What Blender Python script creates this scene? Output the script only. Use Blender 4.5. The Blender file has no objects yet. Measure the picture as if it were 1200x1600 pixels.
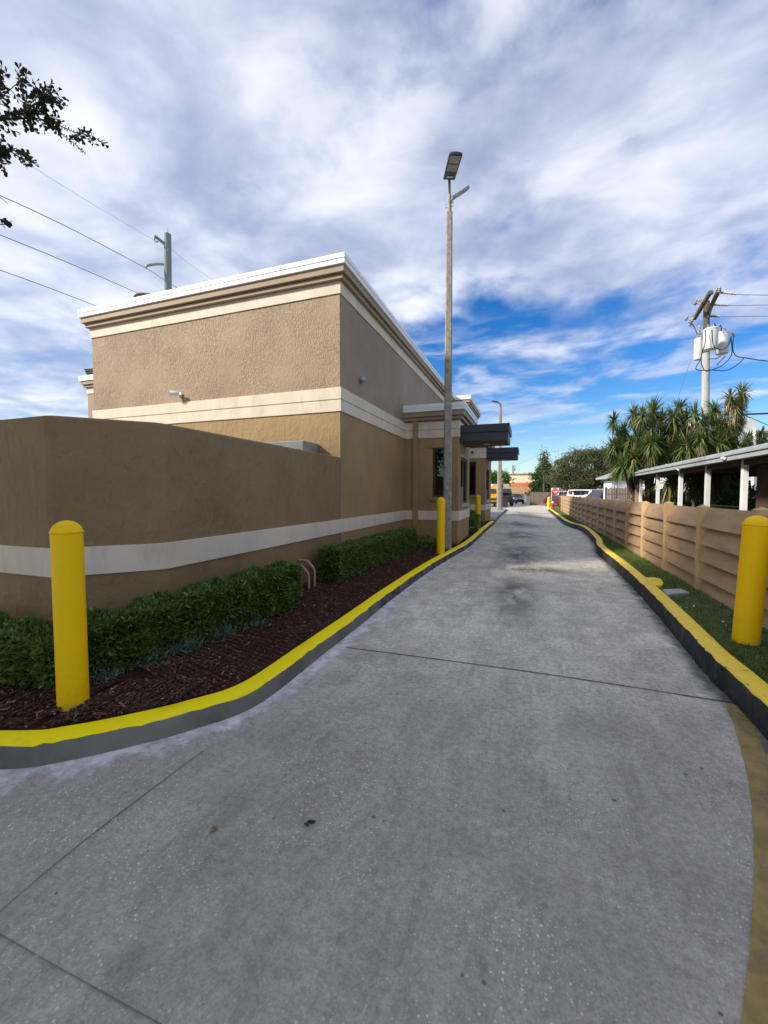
import bpy, math, random
import numpy as np
from mathutils import Vector, Matrix
random.seed(7); rng = np.random.default_rng(11)
R = math.radians
sc = bpy.context.scene
COL = sc.collection
# ------------------------------------------------------------------ camera
F = 640.0; PSI = R(19.67); TH = R(2.594); H = 1.52
cam_d = bpy.data.cameras.new('camera'); cam = bpy.data.objects.new('camera', cam_d); COL.objects.link(cam)
cam_d.sensor_fit = 'VERTICAL'; cam_d.sensor_height = 24; cam_d.sensor_width = 18
cam_d.lens = F / 1600 * 24; cam_d.clip_start = .05; cam_d.clip_end = 3000
cam.location = (0, 0, H); cam.rotation_euler = (R(90) - TH, 0, PSI)
sc.camera = cam
sc.view_settings.view_transform = 'Standard'; sc.view_settings.look = 'None'
sc.view_settings.exposure = 0.9; sc.view_settings.gamma = 1
# ------------------------------------------------------------------ sun
SUN_EL = R(31); SUN_AZ = (-.80, -.60)      # horizontal direction towards the sun
sd = bpy.data.lights.new('sun', 'SUN'); sd.energy = 3.2; sd.angle = R(7); sd.color = (1, .93, .82)
sun = bpy.data.objects.new('sun', sd); COL.objects.link(sun)
a = Vector(SUN_AZ).normalized()
sdir = Vector((a.x * math.cos(SUN_EL), a.y * math.cos(SUN_EL), math.sin(SUN_EL)))
sun.rotation_euler = sdir.to_track_quat('Z', 'Y').to_euler(); sun.location = (-10, -10, 20)
# ------------------------------------------------------------------ world
w = bpy.data.worlds.new('World'); sc.world = w; w.use_nodes = True
nt = w.node_tree; nt.nodes.clear()
def N(nt, t, **k):
    n = nt.nodes.new(t)
    for a_, b_ in k.items(): setattr(n, a_, b_)
    return n
def L(nt, a_, b_): nt.links.new(a_, b_)
def M(nt, op, a_, b_=None, c_=None, clamp=False):
    n = N(nt, 'ShaderNodeMath', operation=op, use_clamp=clamp)
    for i, x in enumerate((a_, b_, c_)):
        if x is None: continue
        if isinstance(x, (int, float)): n.inputs[i].default_value = x
        else: L(nt, x, n.inputs[i])
    return n.outputs[0]
def SM(nt, x, lo, hi):
    n = N(nt, 'ShaderNodeMapRange', interpolation_type='SMOOTHSTEP'); L(nt, x, n.inputs[0])
    n.inputs[1].default_value = lo; n.inputs[2].default_value = hi; return n.outputs[0]
def NOISE(nt, vec, scale, detail=5, rough=.55, dist=0, out=0):
    n = N(nt, 'ShaderNodeTexNoise'); n.inputs['Scale'].default_value = scale; n.inputs['Detail'].default_value = detail
    n.inputs['Roughness'].default_value = rough; n.inputs['Distortion'].default_value = dist
    if vec is not None: L(nt, vec, n.inputs['Vector'])
    return n.outputs[out]
def MIX(nt, f, a_, b_, mode='MIX'):
    n = N(nt, 'ShaderNodeMix', data_type='RGBA', blend_type=mode)
    for i, x in ((0, f), (6, a_), (7, b_)):
        if isinstance(x, (int, float)): n.inputs[i].default_value = x
        elif isinstance(x, tuple): n.inputs[i].default_value = (*x[:3], 1)
        else: L(nt, x, n.inputs[i])
    return n.outputs[2]
def MAPV(nt, vec, scale=(1, 1, 1), rot=(0, 0, 0), loc=(0, 0, 0)):
    n = N(nt, 'ShaderNodeMapping'); L(nt, vec, n.inputs[0])
    n.inputs['Scale'].default_value = scale; n.inputs['Rotation'].default_value = rot; n.inputs['Location'].default_value = loc
    return n.outputs[0]
sky = N(nt, 'ShaderNodeTexSky', sky_type='NISHITA'); sky.sun_disc = False
sky.sun_elevation = SUN_EL; sky.sun_rotation = math.atan2(a.x, a.y)
sky.air_density = 1.0; sky.dust_density = .6; sky.ozone_density = 2.5
hs = N(nt, 'ShaderNodeHueSaturation'); hs.inputs['Saturation'].default_value = 1.45; hs.inputs['Hue'].default_value = .512; L(nt, sky.outputs[0], hs.inputs['Color'])
bg1 = N(nt, 'ShaderNodeBackground'); bg1.inputs[1].default_value = .088; L(nt, hs.outputs[0], bg1.inputs[0])
tc = N(nt, 'ShaderNodeTexCoord'); sx = N(nt, 'ShaderNodeSeparateXYZ'); L(nt, tc.outputs['Generated'], sx.inputs[0])
zz = M(nt, 'ADD', M(nt, 'MAXIMUM', sx.outputs[2], 0), .09)
cx = N(nt, 'ShaderNodeCombineXYZ'); L(nt, M(nt, 'DIVIDE', sx.outputs[0], zz), cx.inputs[0]); L(nt, M(nt, 'DIVIDE', sx.outputs[1], zz), cx.inputs[1])
cp = MAPV(nt, cx.outputs[0], scale=(.85, 1.25, 1), rot=(0, 0, R(-28)), loc=(3.3, 1.7, 0))
n1 = NOISE(nt, cp, 1.5, 9, .52, .3)
n2 = NOISE(nt, MAPV(nt, cx.outputs[0], scale=(1, 1.35, 1), rot=(0, 0, R(-35)), loc=(8, 2, 0)), 2.3, 7, .52, .3)
n3 = NOISE(nt, MAPV(nt, cx.outputs[0], loc=(1, 9, 0)), .7, 3, .5)
n4 = NOISE(nt, MAPV(nt, cx.outputs[0], scale=(1, .8, 1), rot=(0, 0, R(20)), loc=(4, 4, 0)), 5.5, 6, .55, .2)
el = sx.outputs[2]
cov = M(nt, 'ADD', M(nt, 'MULTIPLY', n1, .72), M(nt, 'MULTIPLY', n4, .22))
elp = M(nt, 'ADD', el, M(nt, 'MULTIPLY', M(nt, 'MAXIMUM', sx.outputs[0], 0), .20))
cov = M(nt, 'ADD', cov, M(nt, 'MULTIPLY', SM(nt, elp, .29, .46), .23))
cov = M(nt, 'ADD', cov, M(nt, 'MULTIPLY', SM(nt, M(nt, 'MULTIPLY', sx.outputs[0], -1), .33, .78), .22))
cov = M(nt, 'SUBTRACT', cov, M(nt, 'MULTIPLY', M(nt, 'SUBTRACT', 1, SM(nt, el, .02, .16)), .10))
mask = SM(nt, cov, .47, .70)
br = M(nt, 'ADD', M(nt, 'MULTIPLY', n2, .6), M(nt, 'ADD', M(nt, 'MULTIPLY', n3, .4), M(nt, 'MULTIPLY', n4, .15)))
brs_ = SM(nt, br, .40, .74)
ccol = MIX(nt, brs_, (.30, .325, .415), (.545, .565, .63))
opac = M(nt, 'MULTIPLY', mask, M(nt, 'ADD', M(nt, 'MULTIPLY', brs_, .32), .62))
n5 = NOISE(nt, MAPV(nt, tc.outputs['Generated'], scale=(2.6, 2.6, 13), loc=(2, 0, .4)), 1.5, 7, .55, .35)
low = M(nt, 'MULTIPLY', SM(nt, el, .08, .15), M(nt, 'SUBTRACT', 1, SM(nt, el, .30, .40)))
opac = M(nt, 'MAXIMUM', opac, M(nt, 'MULTIPLY', M(nt, 'MULTIPLY', SM(nt, n5, .47, .62), low), .52))
bg2 = N(nt, 'ShaderNodeBackground'); L(nt, ccol, bg2.inputs[0]); bg2.inputs[1].default_value = 1.0
ms = N(nt, 'ShaderNodeMixShader'); L(nt, opac, ms.inputs[0]); L(nt, bg1.outputs[0], ms.inputs[1]); L(nt, bg2.outputs[0], ms.inputs[2])
wo = N(nt, 'ShaderNodeOutputWorld'); L(nt, ms.outputs[0], wo.inputs[0])

# ------------------------------------------------------------------ geometry helpers
FW = Vector((-math.sin(PSI), math.cos(PSI), 0)); RT = Vector((math.cos(PSI), math.sin(PSI), 0))
def ray(px, py):
    u = (px - 600) / F; v = (800 - py) / F
    fwd = FW * math.cos(TH) - Vector((0, 0, math.sin(TH))); up = FW * math.sin(TH) + Vector((0, 0, math.cos(TH)))
    return fwd + RT * u + up * v
def ss(x, lo, hi):
    t = min(1, max(0, (x - lo) / (hi - lo))); return t * t * (3 - 2 * t)
def G(x, y):      # the paved ground rises a little along the building
    return .20 * ss(y, 7, 19) * (1 - ss(y, 32, 50)) * (1 - ss(x, -1.2, 1.6))
C0 = Vector((0, 0, H))
def PG(px, py, dz=0):
    r = ray(px, py); z = dz; p = None
    for _ in range(12):
        p = C0 + r * ((z - H) / r.z); z = G(p.x, p.y) + dz
    return p
def PD(px, py, d):           # point at camera depth d
    r = ray(px, py); h = FW.dot(r); return C0 + r * (d / h)
def PX(px, py, x): r = ray(px, py); return C0 + r * (x / r.x)
def PY(px, py, y): r = ray(px, py); return C0 + r * (y / r.y)
def topix(p):
    d = Vector(p) - C0; fwd = FW * math.cos(TH) - Vector((0, 0, math.sin(TH))); up = FW * math.sin(TH) + Vector((0, 0, math.cos(TH)))
    dd = d.dot(fwd); 
    return (600 + F * d.dot(RT) / dd, 800 - F * d.dot(up) / dd, dd) if dd > .01 else (-9999, 0, dd)
def tag(o, label=None, cat=None, group=None, kind=None):
    if label: o['label'] = label
    if cat: o['category'] = cat
    if group: o['group'] = group
    if kind: o['kind'] = kind
    return o
def empty(name, loc, label, cat, group=None):
    o = bpy.data.objects.new(name, None); o.empty_display_size = .2; COL.objects.link(o); o.location = loc
    return tag(o, label, cat, group)
def rootloc(p):
    v = Vector((0, 0, 0))
    while p is not None: v += Vector(p.location); p = p.parent
    return v
class MB:
    def __init__(s): s.v = []; s.f = []; s.m = []; s.mi = 0
    def add(s, vs, fs):
        b = len(s.v); s.v += [tuple(x) for x in vs]
        for f in fs: s.f.append(tuple(b + i for i in f)); s.m.append(s.mi)
        return s
    def box(s, x0, x1, y0, y1, z0, z1):
        return s.add([(x0,y0,z0),(x1,y0,z0),(x1,y1,z0),(x0,y1,z0),(x0,y0,z1),(x1,y0,z1),(x1,y1,z1),(x0,y1,z1)],
                     [(0,3,2,1),(4,5,6,7),(0,1,5,4),(1,2,6,5),(2,3,7,6),(3,0,4,7)])
    def obox(s, c, ax, ay, az, sx_, sy_, sz_):
        c = Vector(c); ax = Vector(ax).normalized() * sx_ / 2; ay = Vector(ay).normalized() * sy_ / 2; az = Vector(az).normalized() * sz_ / 2
        vs = [c + ax * i + ay * j + az * k for k in (-1, 1) for i, j in ((-1,-1),(1,-1),(1,1),(-1,1))]
        return s.add(vs, [(0,3,2,1),(4,5,6,7),(0,1,5,4),(1,2,6,5),(2,3,7,6),(3,0,4,7)])
    def beam(s, p0, p1, wd, ht):
        p0 = Vector(p0); p1 = Vector(p1); d = (p1 - p0); up = Vector((0, 0, 1))
        side = d.cross(up); side = side.normalized() if side.length > 1e-4 else Vector((1, 0, 0)); u = side.cross(d).normalized()
        return s.obox((p0 + p1) / 2, d, side, u, d.length, wd, ht)
    def tube(s, pts, rad, n=8, caps=True):
        pts = [Vector(p) for p in pts]
        if isinstance(rad, (int, float)): rad = [rad] * len(pts)
        vs = []; prev = None
        for i, p in enumerate(pts):
            d = (pts[min(i + 1, len(pts) - 1)] - pts[max(i - 1, 0)]).normalized()
            if prev is None: a_ = d.orthogonal().normalized()
            else: a_ = (prev - d * prev.dot(d)); a_ = a_.normalized() if a_.length > 1e-5 else d.orthogonal().normalized()
            prev = a_; b_ = d.cross(a_)
            for k in range(n):
                t = 2 * math.pi * k / n; vs.append(p + (a_ * math.cos(t) + b_ * math.sin(t)) * rad[i])
        fs = [(i*n+k, i*n+(k+1)%n, (i+1)*n+(k+1)%n, (i+1)*n+k) for i in range(len(pts)-1) for k in range(n)]
        if caps: fs += [tuple(reversed(range(n))), tuple((len(pts)-1)*n+k for k in range(n))]
        return s.add(vs, fs)
    def lathe(s, c, prof, n=24, axis=(0, 0, 1)):
        c = Vector(c); az = Vector(axis).normalized(); ax = az.orthogonal().normalized(); ay = az.cross(ax); vs = []
        for r, z in prof:
            for k in range(n):
                t = 2 * math.pi * k / n; vs.append(c + az * z + (ax * math.cos(t) + ay * math.sin(t)) * max(r, 1e-4))
        m = len(prof); fs = [(i*n+k, i*n+(k+1)%n, (i+1)*n+(k+1)%n, (i+1)*n+k) for i in range(m-1) for k in range(n)]
        fs += [tuple(reversed(range(n))), tuple((m-1)*n+k for k in range(n))]
        return s.add(vs, fs)
    def prism(s, poly, z0, z1):
        n = len(poly); vs = [(x, y, z0) for x, y in poly] + [(x, y, z1) for x, y in poly]
        return s.add(vs, [tuple(reversed(range(n))), tuple(range(n, 2*n))] + [(i, (i+1)%n, n+(i+1)%n, n+i) for i in range(n)])
    def extr(s, poly, vec):       # poly: list of 3-D points, extruded by vec
        n = len(poly); poly = [Vector(p) for p in poly]; vec = Vector(vec)
        return s.add(poly + [p + vec for p in poly], [tuple(reversed(range(n))), tuple(range(n, 2*n))] + [(i, (i+1)%n, n+(i+1)%n, n+i) for i in range(n)])
    def build(s, name, mat, parent=None, smooth=False, bevel=0, kind=None, wn=False):
        me = bpy.data.meshes.new(name); off = rootloc(parent)
        me.from_pydata([(x - off.x, y - off.y, z - off.z) for x, y, z in s.v], [], s.f)
        for m_ in (mat if isinstance(mat, (list, tuple)) else [mat]): me.materials.append(m_)
        if any(s.m): me.polygons.foreach_set('material_index', s.m)
        if smooth: me.shade_smooth() if hasattr(me, 'shade_smooth') else None
        me.update(); o = bpy.data.objects.new(name, me); COL.objects.link(o)
        if parent is not None: o.parent = parent
        if smooth:
            md = None
            try: me.set_sharp_from_angle(angle=R(38))
            except Exception: pass
        if bevel:
            b = o.modifiers.new('bevel', 'BEVEL'); b.width = bevel; b.segments = 2; b.limit_method = 'ANGLE'; b.angle_limit = R(40)
        if kind: o['kind'] = kind
        return o
def quads(name, verts, nper, mat, parent=None, faces=None, uv=None):   # numpy: verts (k, nper, 3), one face each (or faces pattern)
    k = len(verts); V = verts.reshape(-1, 3) - np.array(rootloc(parent))
    if faces is None: faces = [tuple(range(nper))]
    idx = np.concatenate([np.array(f)[None, :] + (np.arange(k) * nper)[:, None] for f in faces], axis=1)  # (k, sum)
    lens = [len(f) for f in faces]
    me = bpy.data.meshes.new(name); me.vertices.add(len(V)); me.vertices.foreach_set('co', V.ravel().astype(np.float32))
    nl = idx.size; me.loops.add(nl); me.loops.foreach_set('vertex_index', idx.ravel().astype(np.int32))
    tot = np.tile(np.array(lens), k); st = np.concatenate([[0], np.cumsum(tot)[:-1]])
    me.polygons.add(len(tot)); me.polygons.foreach_set('loop_start', st.astype(np.int32)); me.polygons.foreach_set('loop_total', tot.astype(np.int32))
    me.materials.append(mat); me.update(calc_edges=True); me.validate()
    o = bpy.data.objects.new(name, me); COL.objects.link(o)
    if parent is not None: o.parent = parent
    return o
def unit(a_): return a_ / (np.linalg.norm(a_, axis=-1, keepdims=True) + 1e-9)
def leaves(pts, nrm, length, width, jit=.6, up=0.0, fold=.25):
    """pointed leaves: 6-vertex folded blades at pts, leaning along nrm"""
    k = len(pts); d = unit(nrm + rng.normal(0, jit, (k, 3)) + np.array([0, 0, up])); s_ = unit(np.cross(d, rng.normal(0, 1, (k, 3)))); n_ = np.cross(s_, d)
    l = (length * rng.uniform(.65, 1.25, (k, 1))); w_ = (width * rng.uniform(.7, 1.2, (k, 1))) / 2
    a0 = pts; a1 = pts + d * l * .35 + s_ * w_ + n_ * w_ * fold; a2 = pts + d * l * .75 + s_ * w_ * .8 + n_ * w_ * fold; a3 = pts + d * l
    a4 = pts + d * l * .75 - s_ * w_ * .8 + n_ * w_ * fold; a5 = pts + d * l * .35 - s_ * w_ + n_ * w_ * fold
    return np.stack([a0, a1, a2, a3, a4, a5], 1)
LF = [(0, 1, 2, 3), (0, 3, 4, 5)]
def wall_holes(mb, axis, p0, p1, u0, u1, z0, z1, holes):
    us = sorted({u0, u1, *[h[0] for h in holes], *[h[1] for h in holes]}); zs = sorted({z0, z1, *[h[2] for h in holes], *[h[3] for h in holes]})
    for i in range(len(us) - 1):
        for j in range(len(zs) - 1):
            cu = (us[i] + us[i+1]) / 2; cz = (zs[j] + zs[j+1]) / 2
            if any(h[0] < cu < h[1] and h[2] < cz < h[3] for h in holes): continue
            if axis == 'y': mb.box(us[i], us[i+1], p0, p1, zs[j], zs[j+1])
            else: mb.box(p0, p1, us[i], us[i+1], zs[j], zs[j+1])
def text(name, s, mat, parent, size, mtx, ext=.002):
    cu = bpy.data.curves.new(name, 'FONT'); cu.body = s; cu.size = size; cu.align_x = 'CENTER'; cu.align_y = 'CENTER'; cu.extrude = ext
    t = bpy.data.objects.new(name, cu); COL.objects.link(t); dg = bpy.context.evaluated_depsgraph_get()
    me = bpy.data.meshes.new_from_object(t.evaluated_get(dg)); bpy.data.objects.remove(t)
    me.name = name; me.materials.clear(); me.materials.append(mat); o = bpy.data.objects.new(name, me); COL.objects.link(o)
    o.parent = parent; o.matrix_local = mtx; return o

# ------------------------------------------------------------------ materials
def newmat(name):
    m = bpy.data.materials.new(name); m.use_nodes = True; nt = m.node_tree; b = nt.nodes['Principled BSDF']
    return m, nt, b
def setc(nt, b, c):
    if isinstance(c, tuple): b.inputs['Base Color'].default_value = (*c, 1)
    else: L(nt, c, b.inputs['Base Color'])
def bumpn(nt, b, h, strength=.5, dist=.01):
    n = N(nt, 'ShaderNodeBump'); n.inputs['Strength'].default_value = strength; n.inputs['Distance'].default_value = dist
    L(nt, h, n.inputs['Height']); L(nt, n.outputs[0], b.inputs['Normal'])
def oc(nt): return N(nt, 'ShaderNodeTexCoord').outputs['Object']
def pmat(name, col, rough=.75, var=.15, vs=2.0, bump=0., bs=40., spec=.35, metal=0, stretch=(1, 1, 1), bd=.004, dirt=None, coat=0):
    m, nt, b = newmat(name); v = MAPV(nt, oc(nt), scale=stretch)
    lo = tuple(c * (1 - var) for c in col); hi = tuple(min(1, c * (1 + var)) for c in col)
    c = MIX(nt, SM(nt, NOISE(nt, v, vs, 6, .6), .3, .7), lo, hi)
    if dirt: c = MIX(nt, M(nt, 'MULTIPLY', SM(nt, NOISE(nt, MAPV(nt, v, loc=(5, 5, 5)), dirt[1], 6, .65), .52, .75), dirt[2]), c, dirt[0])
    setc(nt, b, c); b.inputs['Roughness'].default_value = rough; b.inputs['Specular IOR Level'].default_value = spec; b.inputs['Metallic'].default_value = metal
    b.inputs['Coat Weight'].default_value = coat; b.inputs['Coat Roughness'].default_value = .08
    if bump: bumpn(nt, b, NOISE(nt, v, bs, 4, .6), bump, bd)
    return m
def leafmat(name, c1, c2, c3=None, rough=.5, trans=.25):
    m, nt, b = newmat(name); g = N(nt, 'ShaderNodeNewGeometry').outputs['Random Per Island']
    c = MIX(nt, g, c1, c2)
    if c3: c = MIX(nt, SM(nt, M(nt, 'FRACT', M(nt, 'MULTIPLY', g, 7.31)), .78, .9), c, c3)
    setc(nt, b, c); b.inputs['Roughness'].default_value = rough; b.inputs['Specular IOR Level'].default_value = .35
    t = N(nt, 'ShaderNodeBsdfTranslucent'); L(nt, c, t.inputs[0]) if not isinstance(c, tuple) else None
    mx = N(nt, 'ShaderNodeMixShader'); mx.inputs[0].default_value = trans; L(nt, b.outputs[0], mx.inputs[1]); L(nt, t.outputs[0], mx.inputs[2])
    L(nt, mx.outputs[0], nt.nodes['Material Output'].inputs[0]); return m
# stucco paints
def stucco(name, col, strength, kind):
    m, nt, b = newmat(name); o = oc(nt)
    big = NOISE(nt, o, .9, 5, .6)
    stk = NOISE(nt, MAPV(nt, o, scale=(5, 5, .6)), 1.5, 5, .6)
    c = MIX(nt, SM(nt, big, .3, .7), tuple(x * .88 for x in col), tuple(x * 1.1 for x in col))
    c = MIX(nt, M(nt, 'MULTIPLY', SM(nt, stk, .52, .8), .22), c, tuple(x * .62 for x in col))
    c = MIX(nt, M(nt, 'MULTIPLY', SM(nt, NOISE(nt, o, 11, 5, .65), .5, .7), .16), c, tuple(min(1, x * 1.45) for x in col))
    c = MIX(nt, M(nt, 'MULTIPLY', SM(nt, NOISE(nt, MAPV(nt, o, loc=(3, 3, 3)), 2.3, 6, .7), .55, .72), .25), c, tuple(x * .6 for x in col))
    if kind == 'trowel':
        wob = NOISE(nt, o, 1.6, 4, .6, 0, 1)
        v2 = N(nt, 'ShaderNodeVectorMath', operation='ADD'); L(nt, MAPV(nt, o, scale=(1, 1, .45)), v2.inputs[0])
        sc_ = N(nt, 'ShaderNodeVectorMath', operation='SCALE'); L(nt, wob, sc_.inputs[0]); sc_.inputs[3].default_value = .16; L(nt, sc_.outputs[0], v2.inputs[1])
        t1 = SM(nt, NOISE(nt, v2.outputs[0], 38, 6, .62, .4), .42, .68)
        t2 = NOISE(nt, o, 60, 3, .6)
        amt = SM(nt, NOISE(nt, o, 1.1, 5, .6), .36, .62)
        h = M(nt, 'ADD', M(nt, 'MULTIPLY', t1, M(nt, 'ADD', M(nt, 'MULTIPLY', amt, .65), .30)), M(nt, 'MULTIPLY', t2, .12))
        bumpn(nt, b, h, strength, .02)
    else:
        t1 = NOISE(nt, o, 34, 4, .6); t2 = NOISE(nt, MAPV(nt, o, scale=(1, 1, .5)), 9, 3, .5, .5)
        h = M(nt, 'ADD', M(nt, 'MULTIPLY', t1, .6), M(nt, 'MULTIPLY', SM(nt, t2, .45, .6), .6)); bumpn(nt, b, h, strength, .008)
    setc(nt, b, c); b.inputs['Roughness'].default_value = .62; b.inputs['Specular IOR Level'].default_value = .3
    return m
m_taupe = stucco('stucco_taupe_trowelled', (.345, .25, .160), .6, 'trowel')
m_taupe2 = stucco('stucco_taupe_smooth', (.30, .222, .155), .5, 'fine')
m_brown = stucco('stucco_brown', (.325, .212, .098), .6, 'fine')
m_wallb = stucco('stucco_dark_brown', (.245, .160, .078), .9, 'fine')
m_trim = pmat('trim_cream', (.66, .57, .45), .6, .08, 1.2, .25, 50, stretch=(1.5, 1.5, .5), dirt=((.38, .32, .25), 2.2, .45))
m_cornice = pmat('cornice_tan', (.35, .262, .18), .65, .08, 1.2, .3, 40)
m_coping = pmat('coping_metal', (.86, .86, .86), .4, .04, 3, .05, 10, spec=.5, dirt=((.5, .48, .45), 2, .4))
m_dark = pmat('canopy_metal', (.030, .030, .031), .4, .15, 2, .03, 20, spec=.5)
m_frame = pmat('window_frame_brown', (.07, .045, .03), .45, .1)
m_inside = pmat('interior_dark', (.03, .027, .025), .8, .2)
m_inlight = pmat('interior_counter', (.25, .25, .24), .5, .2)
m_galv = pmat('galvanised_metal', (.45, .48, .50), .4, .12, 5, .05, 30, metal=.5)
m_glass, nt, b = newmat('window_glass')
nt.nodes.remove(b); gl = N(nt, 'ShaderNodeBsdfGlossy'); gl.inputs['Roughness'].default_value = .02; tr = N(nt, 'ShaderNodeBsdfTransparent'); tr.inputs[0].default_value = (.45, .48, .47, 1)
fr = N(nt, 'ShaderNodeFresnel'); fr.inputs[0].default_value = 1.38; mx = N(nt, 'ShaderNodeMixShader'); L(nt, M(nt, 'ADD', fr.outputs[0], .03), mx.inputs[0]); L(nt, tr.outputs[0], mx.inputs[1]); L(nt, gl.outputs[0], mx.inputs[2])
L(nt, mx.outputs[0], nt.nodes['Material Output'].inputs[0])
# yellow paint with scuffs
def yellow(name, col, scuff=.5, wear=.06):
    m, nt, b = newmat(name); o = oc(nt)
    c = MIX(nt, NOISE(nt, o, 6, 5, .6), tuple(x * .9 for x in col), tuple(min(1, x * 1.08) for x in col))
    sp = SM(nt, NOISE(nt, MAPV(nt, o, scale=(1, 1, 1.6)), 13, 7, .72), .60 if 'kerb' in name else .66, .64 if 'kerb' in name else .71)
    c = MIX(nt, M(nt, 'MULTIPLY', sp, scuff), c, (.16, .13, .05))
    c = MIX(nt, M(nt, 'MULTIPLY', SM(nt, NOISE(nt, o, 2.2, 6, .7), .55, .8), wear * 4), c, (.45, .33, .06))
    if 'bollard' in name:
        spz = N(nt, 'ShaderNodeSeparateXYZ'); L(nt, o, spz.inputs[0])
        lowz = M(nt, 'SUBTRACT', 1, SM(nt, spz.outputs[2], .02, .42)); gr = M(nt, 'MULTIPLY', lowz, SM(nt, NOISE(nt, o, 9, 7, .72), .46, .62))
        c = MIX(nt, M(nt, 'MULTIPLY', gr, .22), c, (.30, .22, .10))
    if 'weathered' in name:
        spy = N(nt, 'ShaderNodeSeparateXYZ'); L(nt, o, spy.inputs[0]); fr_ = M(nt, 'FRACT', M(nt, 'ADD', M(nt, 'DIVIDE', spy.outputs[1], 2.6), .38)); c = MIX(nt, M(nt, 'MULTIPLY', M(nt, 'LESS_THAN', fr_, .0022), .5), c, (.12, .10, .05))
    setc(nt, b, c); b.inputs['Roughness'].default_value = .5; b.inputs['Specular IOR Level'].default_value = .22
    bumpn(nt, b, NOISE(nt, o, 50, 3, .5), .15, .002); return m
m_yel = yellow('bollard_yellow', (.98, .57, .0), .5)
m_yelk = yellow('kerb_yellow', (1.0, .77, .0), .12, .02)
m_yelkr = yellow('kerb_yellow_weathered', (.90, .64, .05), .85, .08)
m_kgrey = pmat('kerb_grey_paint', (.15, .146, .12), .7, .3, 2, .5, 25, dirt=((.20, .195, .19), 3, .5))
def oldface(m):
    nt = m.node_tree; b = nt.nodes['Principled BSDF']; src = b.inputs['Base Color'].links[0].from_socket; o = oc(nt); s_ = N(nt, 'ShaderNodeSeparateXYZ'); L(nt, o, s_.inputs[0])
    f = M(nt, 'GREATER_THAN', s_.outputs[1], 4.95); old = MIX(nt, SM(nt, NOISE(nt, o, 5, 6, .7), .4, .65), (.035, .035, .036), (.15, .13, .12)); setc(nt, b, MIX(nt, f, src, old))
oldface(m_kgrey)
m_kblk = pmat('kerb_black_paint', (.022, .024, .027), .7, .4, 3, .9, 22, bd=.012, dirt=((.13, .13, .125), 9, .6))
m_conc = pmat('plain_concrete', (.33, .325, .31), .85, .2, 2, .3, 40, dirt=((.17, .165, .155), 1.5, .6))
# drive lane concrete
m_road, nt, b = newmat('drive_concrete'); o = oc(nt); sp = N(nt, 'ShaderNodeSeparateXYZ'); L(nt, o, sp.inputs[0])
big = NOISE(nt, o, .45, 7, .62, .4); med = NOISE(nt, o, 2.6, 8, .68, .3); brs = NOISE(nt, MAPV(nt, o, scale=(9, .7, 1), rot=(0, 0, R(4))), 2, 6, .65)
fin = NOISE(nt, o, 28, 6, .7)
c = MIX(nt, SM(nt, big, .32, .68), (.34, .325, .295), (.47, .45, .41))
c = MIX(nt, SM(nt, med, .35, .7), c, (.57, .545, .50))
c = MIX(nt, M(nt, 'MULTIPLY', SM(nt, brs, .5, .75), .35), c, (.15, .15, .15))
fin2 = NOISE(nt, o, 95, 3, .6)
c = MIX(nt, 1.0, c, MIX(nt, SM(nt, M(nt, 'ADD', M(nt, 'MULTIPLY', fin, .55), M(nt, 'MULTIPLY', fin2, .45)), .32, .66), (.52, .52, .52), (1.36, 1.35, 1.33)), 'MULTIPLY')
# darker towards the lane mouth, with exposed aggregate specks
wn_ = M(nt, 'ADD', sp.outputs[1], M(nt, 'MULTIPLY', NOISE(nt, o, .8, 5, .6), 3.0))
patchy = M(nt, 'SUBTRACT', 1, SM(nt, wn_, 3.2, 6.4))
c = MIX(nt, M(nt, 'MULTIPLY', patchy, .66), c, (.195, .185, .170))
vo = N(nt, 'ShaderNodeTexVoronoi'); vo.inputs['Scale'].default_value = 85; vo.inputs['Randomness'].default_value = 1; L(nt, o, vo.inputs['Vector'])
vs_ = N(nt, 'ShaderNodeSeparateColor'); L(nt, vo.outputs['Color'], vs_.inputs[0])
siz = M(nt, 'MULTIPLY', M(nt, 'POWER', vs_.outputs[0], 1.7), .46)
speck = M(nt, 'MULTIPLY', M(nt, 'LESS_THAN', M(nt, 'ADD', vo.outputs['Distance'], M(nt, 'MULTIPLY', M(nt, 'SUBTRACT', NOISE(nt, o, 260, 2, .6), .5), .3)), siz), M(nt, 'GREATER_THAN', vs_.outputs[1], .15))
zone = M(nt, 'MULTIPLY', patchy, SM(nt, NOISE(nt, o, 1.3, 4, .6), .40, .58))
speck = M(nt, 'MULTIPLY', speck, M(nt, 'ADD', M(nt, 'MULTIPLY', zone, .85), .08))
strk = NOISE(nt, MAPV(nt, o, scale=(2.2, .9, 1), rot=(0, 0, R(-14))), 1.5, 8, .72, .8)
c = MIX(nt, 1.0, c, MIX(nt, SM(nt, strk, .3, .7), (.86, .855, .845), (1.14, 1.135, 1.12)), 'MULTIPLY')
grn = NOISE(nt, o, 22, 8, .85)
c = MIX(nt, 1.0, c, MIX(nt, SM(nt, grn, .34, .66), (.88, .88, .87), (1.13, 1.13, 1.12)), 'MULTIPLY')
c = MIX(nt, 1.0, c, (1.16, 1.13, 1.07), 'MULTIPLY')
c = MIX(nt, speck, c, MIX(nt, vs_.outputs[2], (.42, .39, .33), (.66, .64, .58)))
vo2 = N(nt, 'ShaderNodeTexVoronoi'); vo2.inputs['Scale'].default_value = 12; L(nt, o, vo2.inputs['Vector'])
vs2 = N(nt, 'ShaderNodeSeparateColor'); L(nt, vo2.outputs['Color'], vs2.inputs[0])
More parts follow.
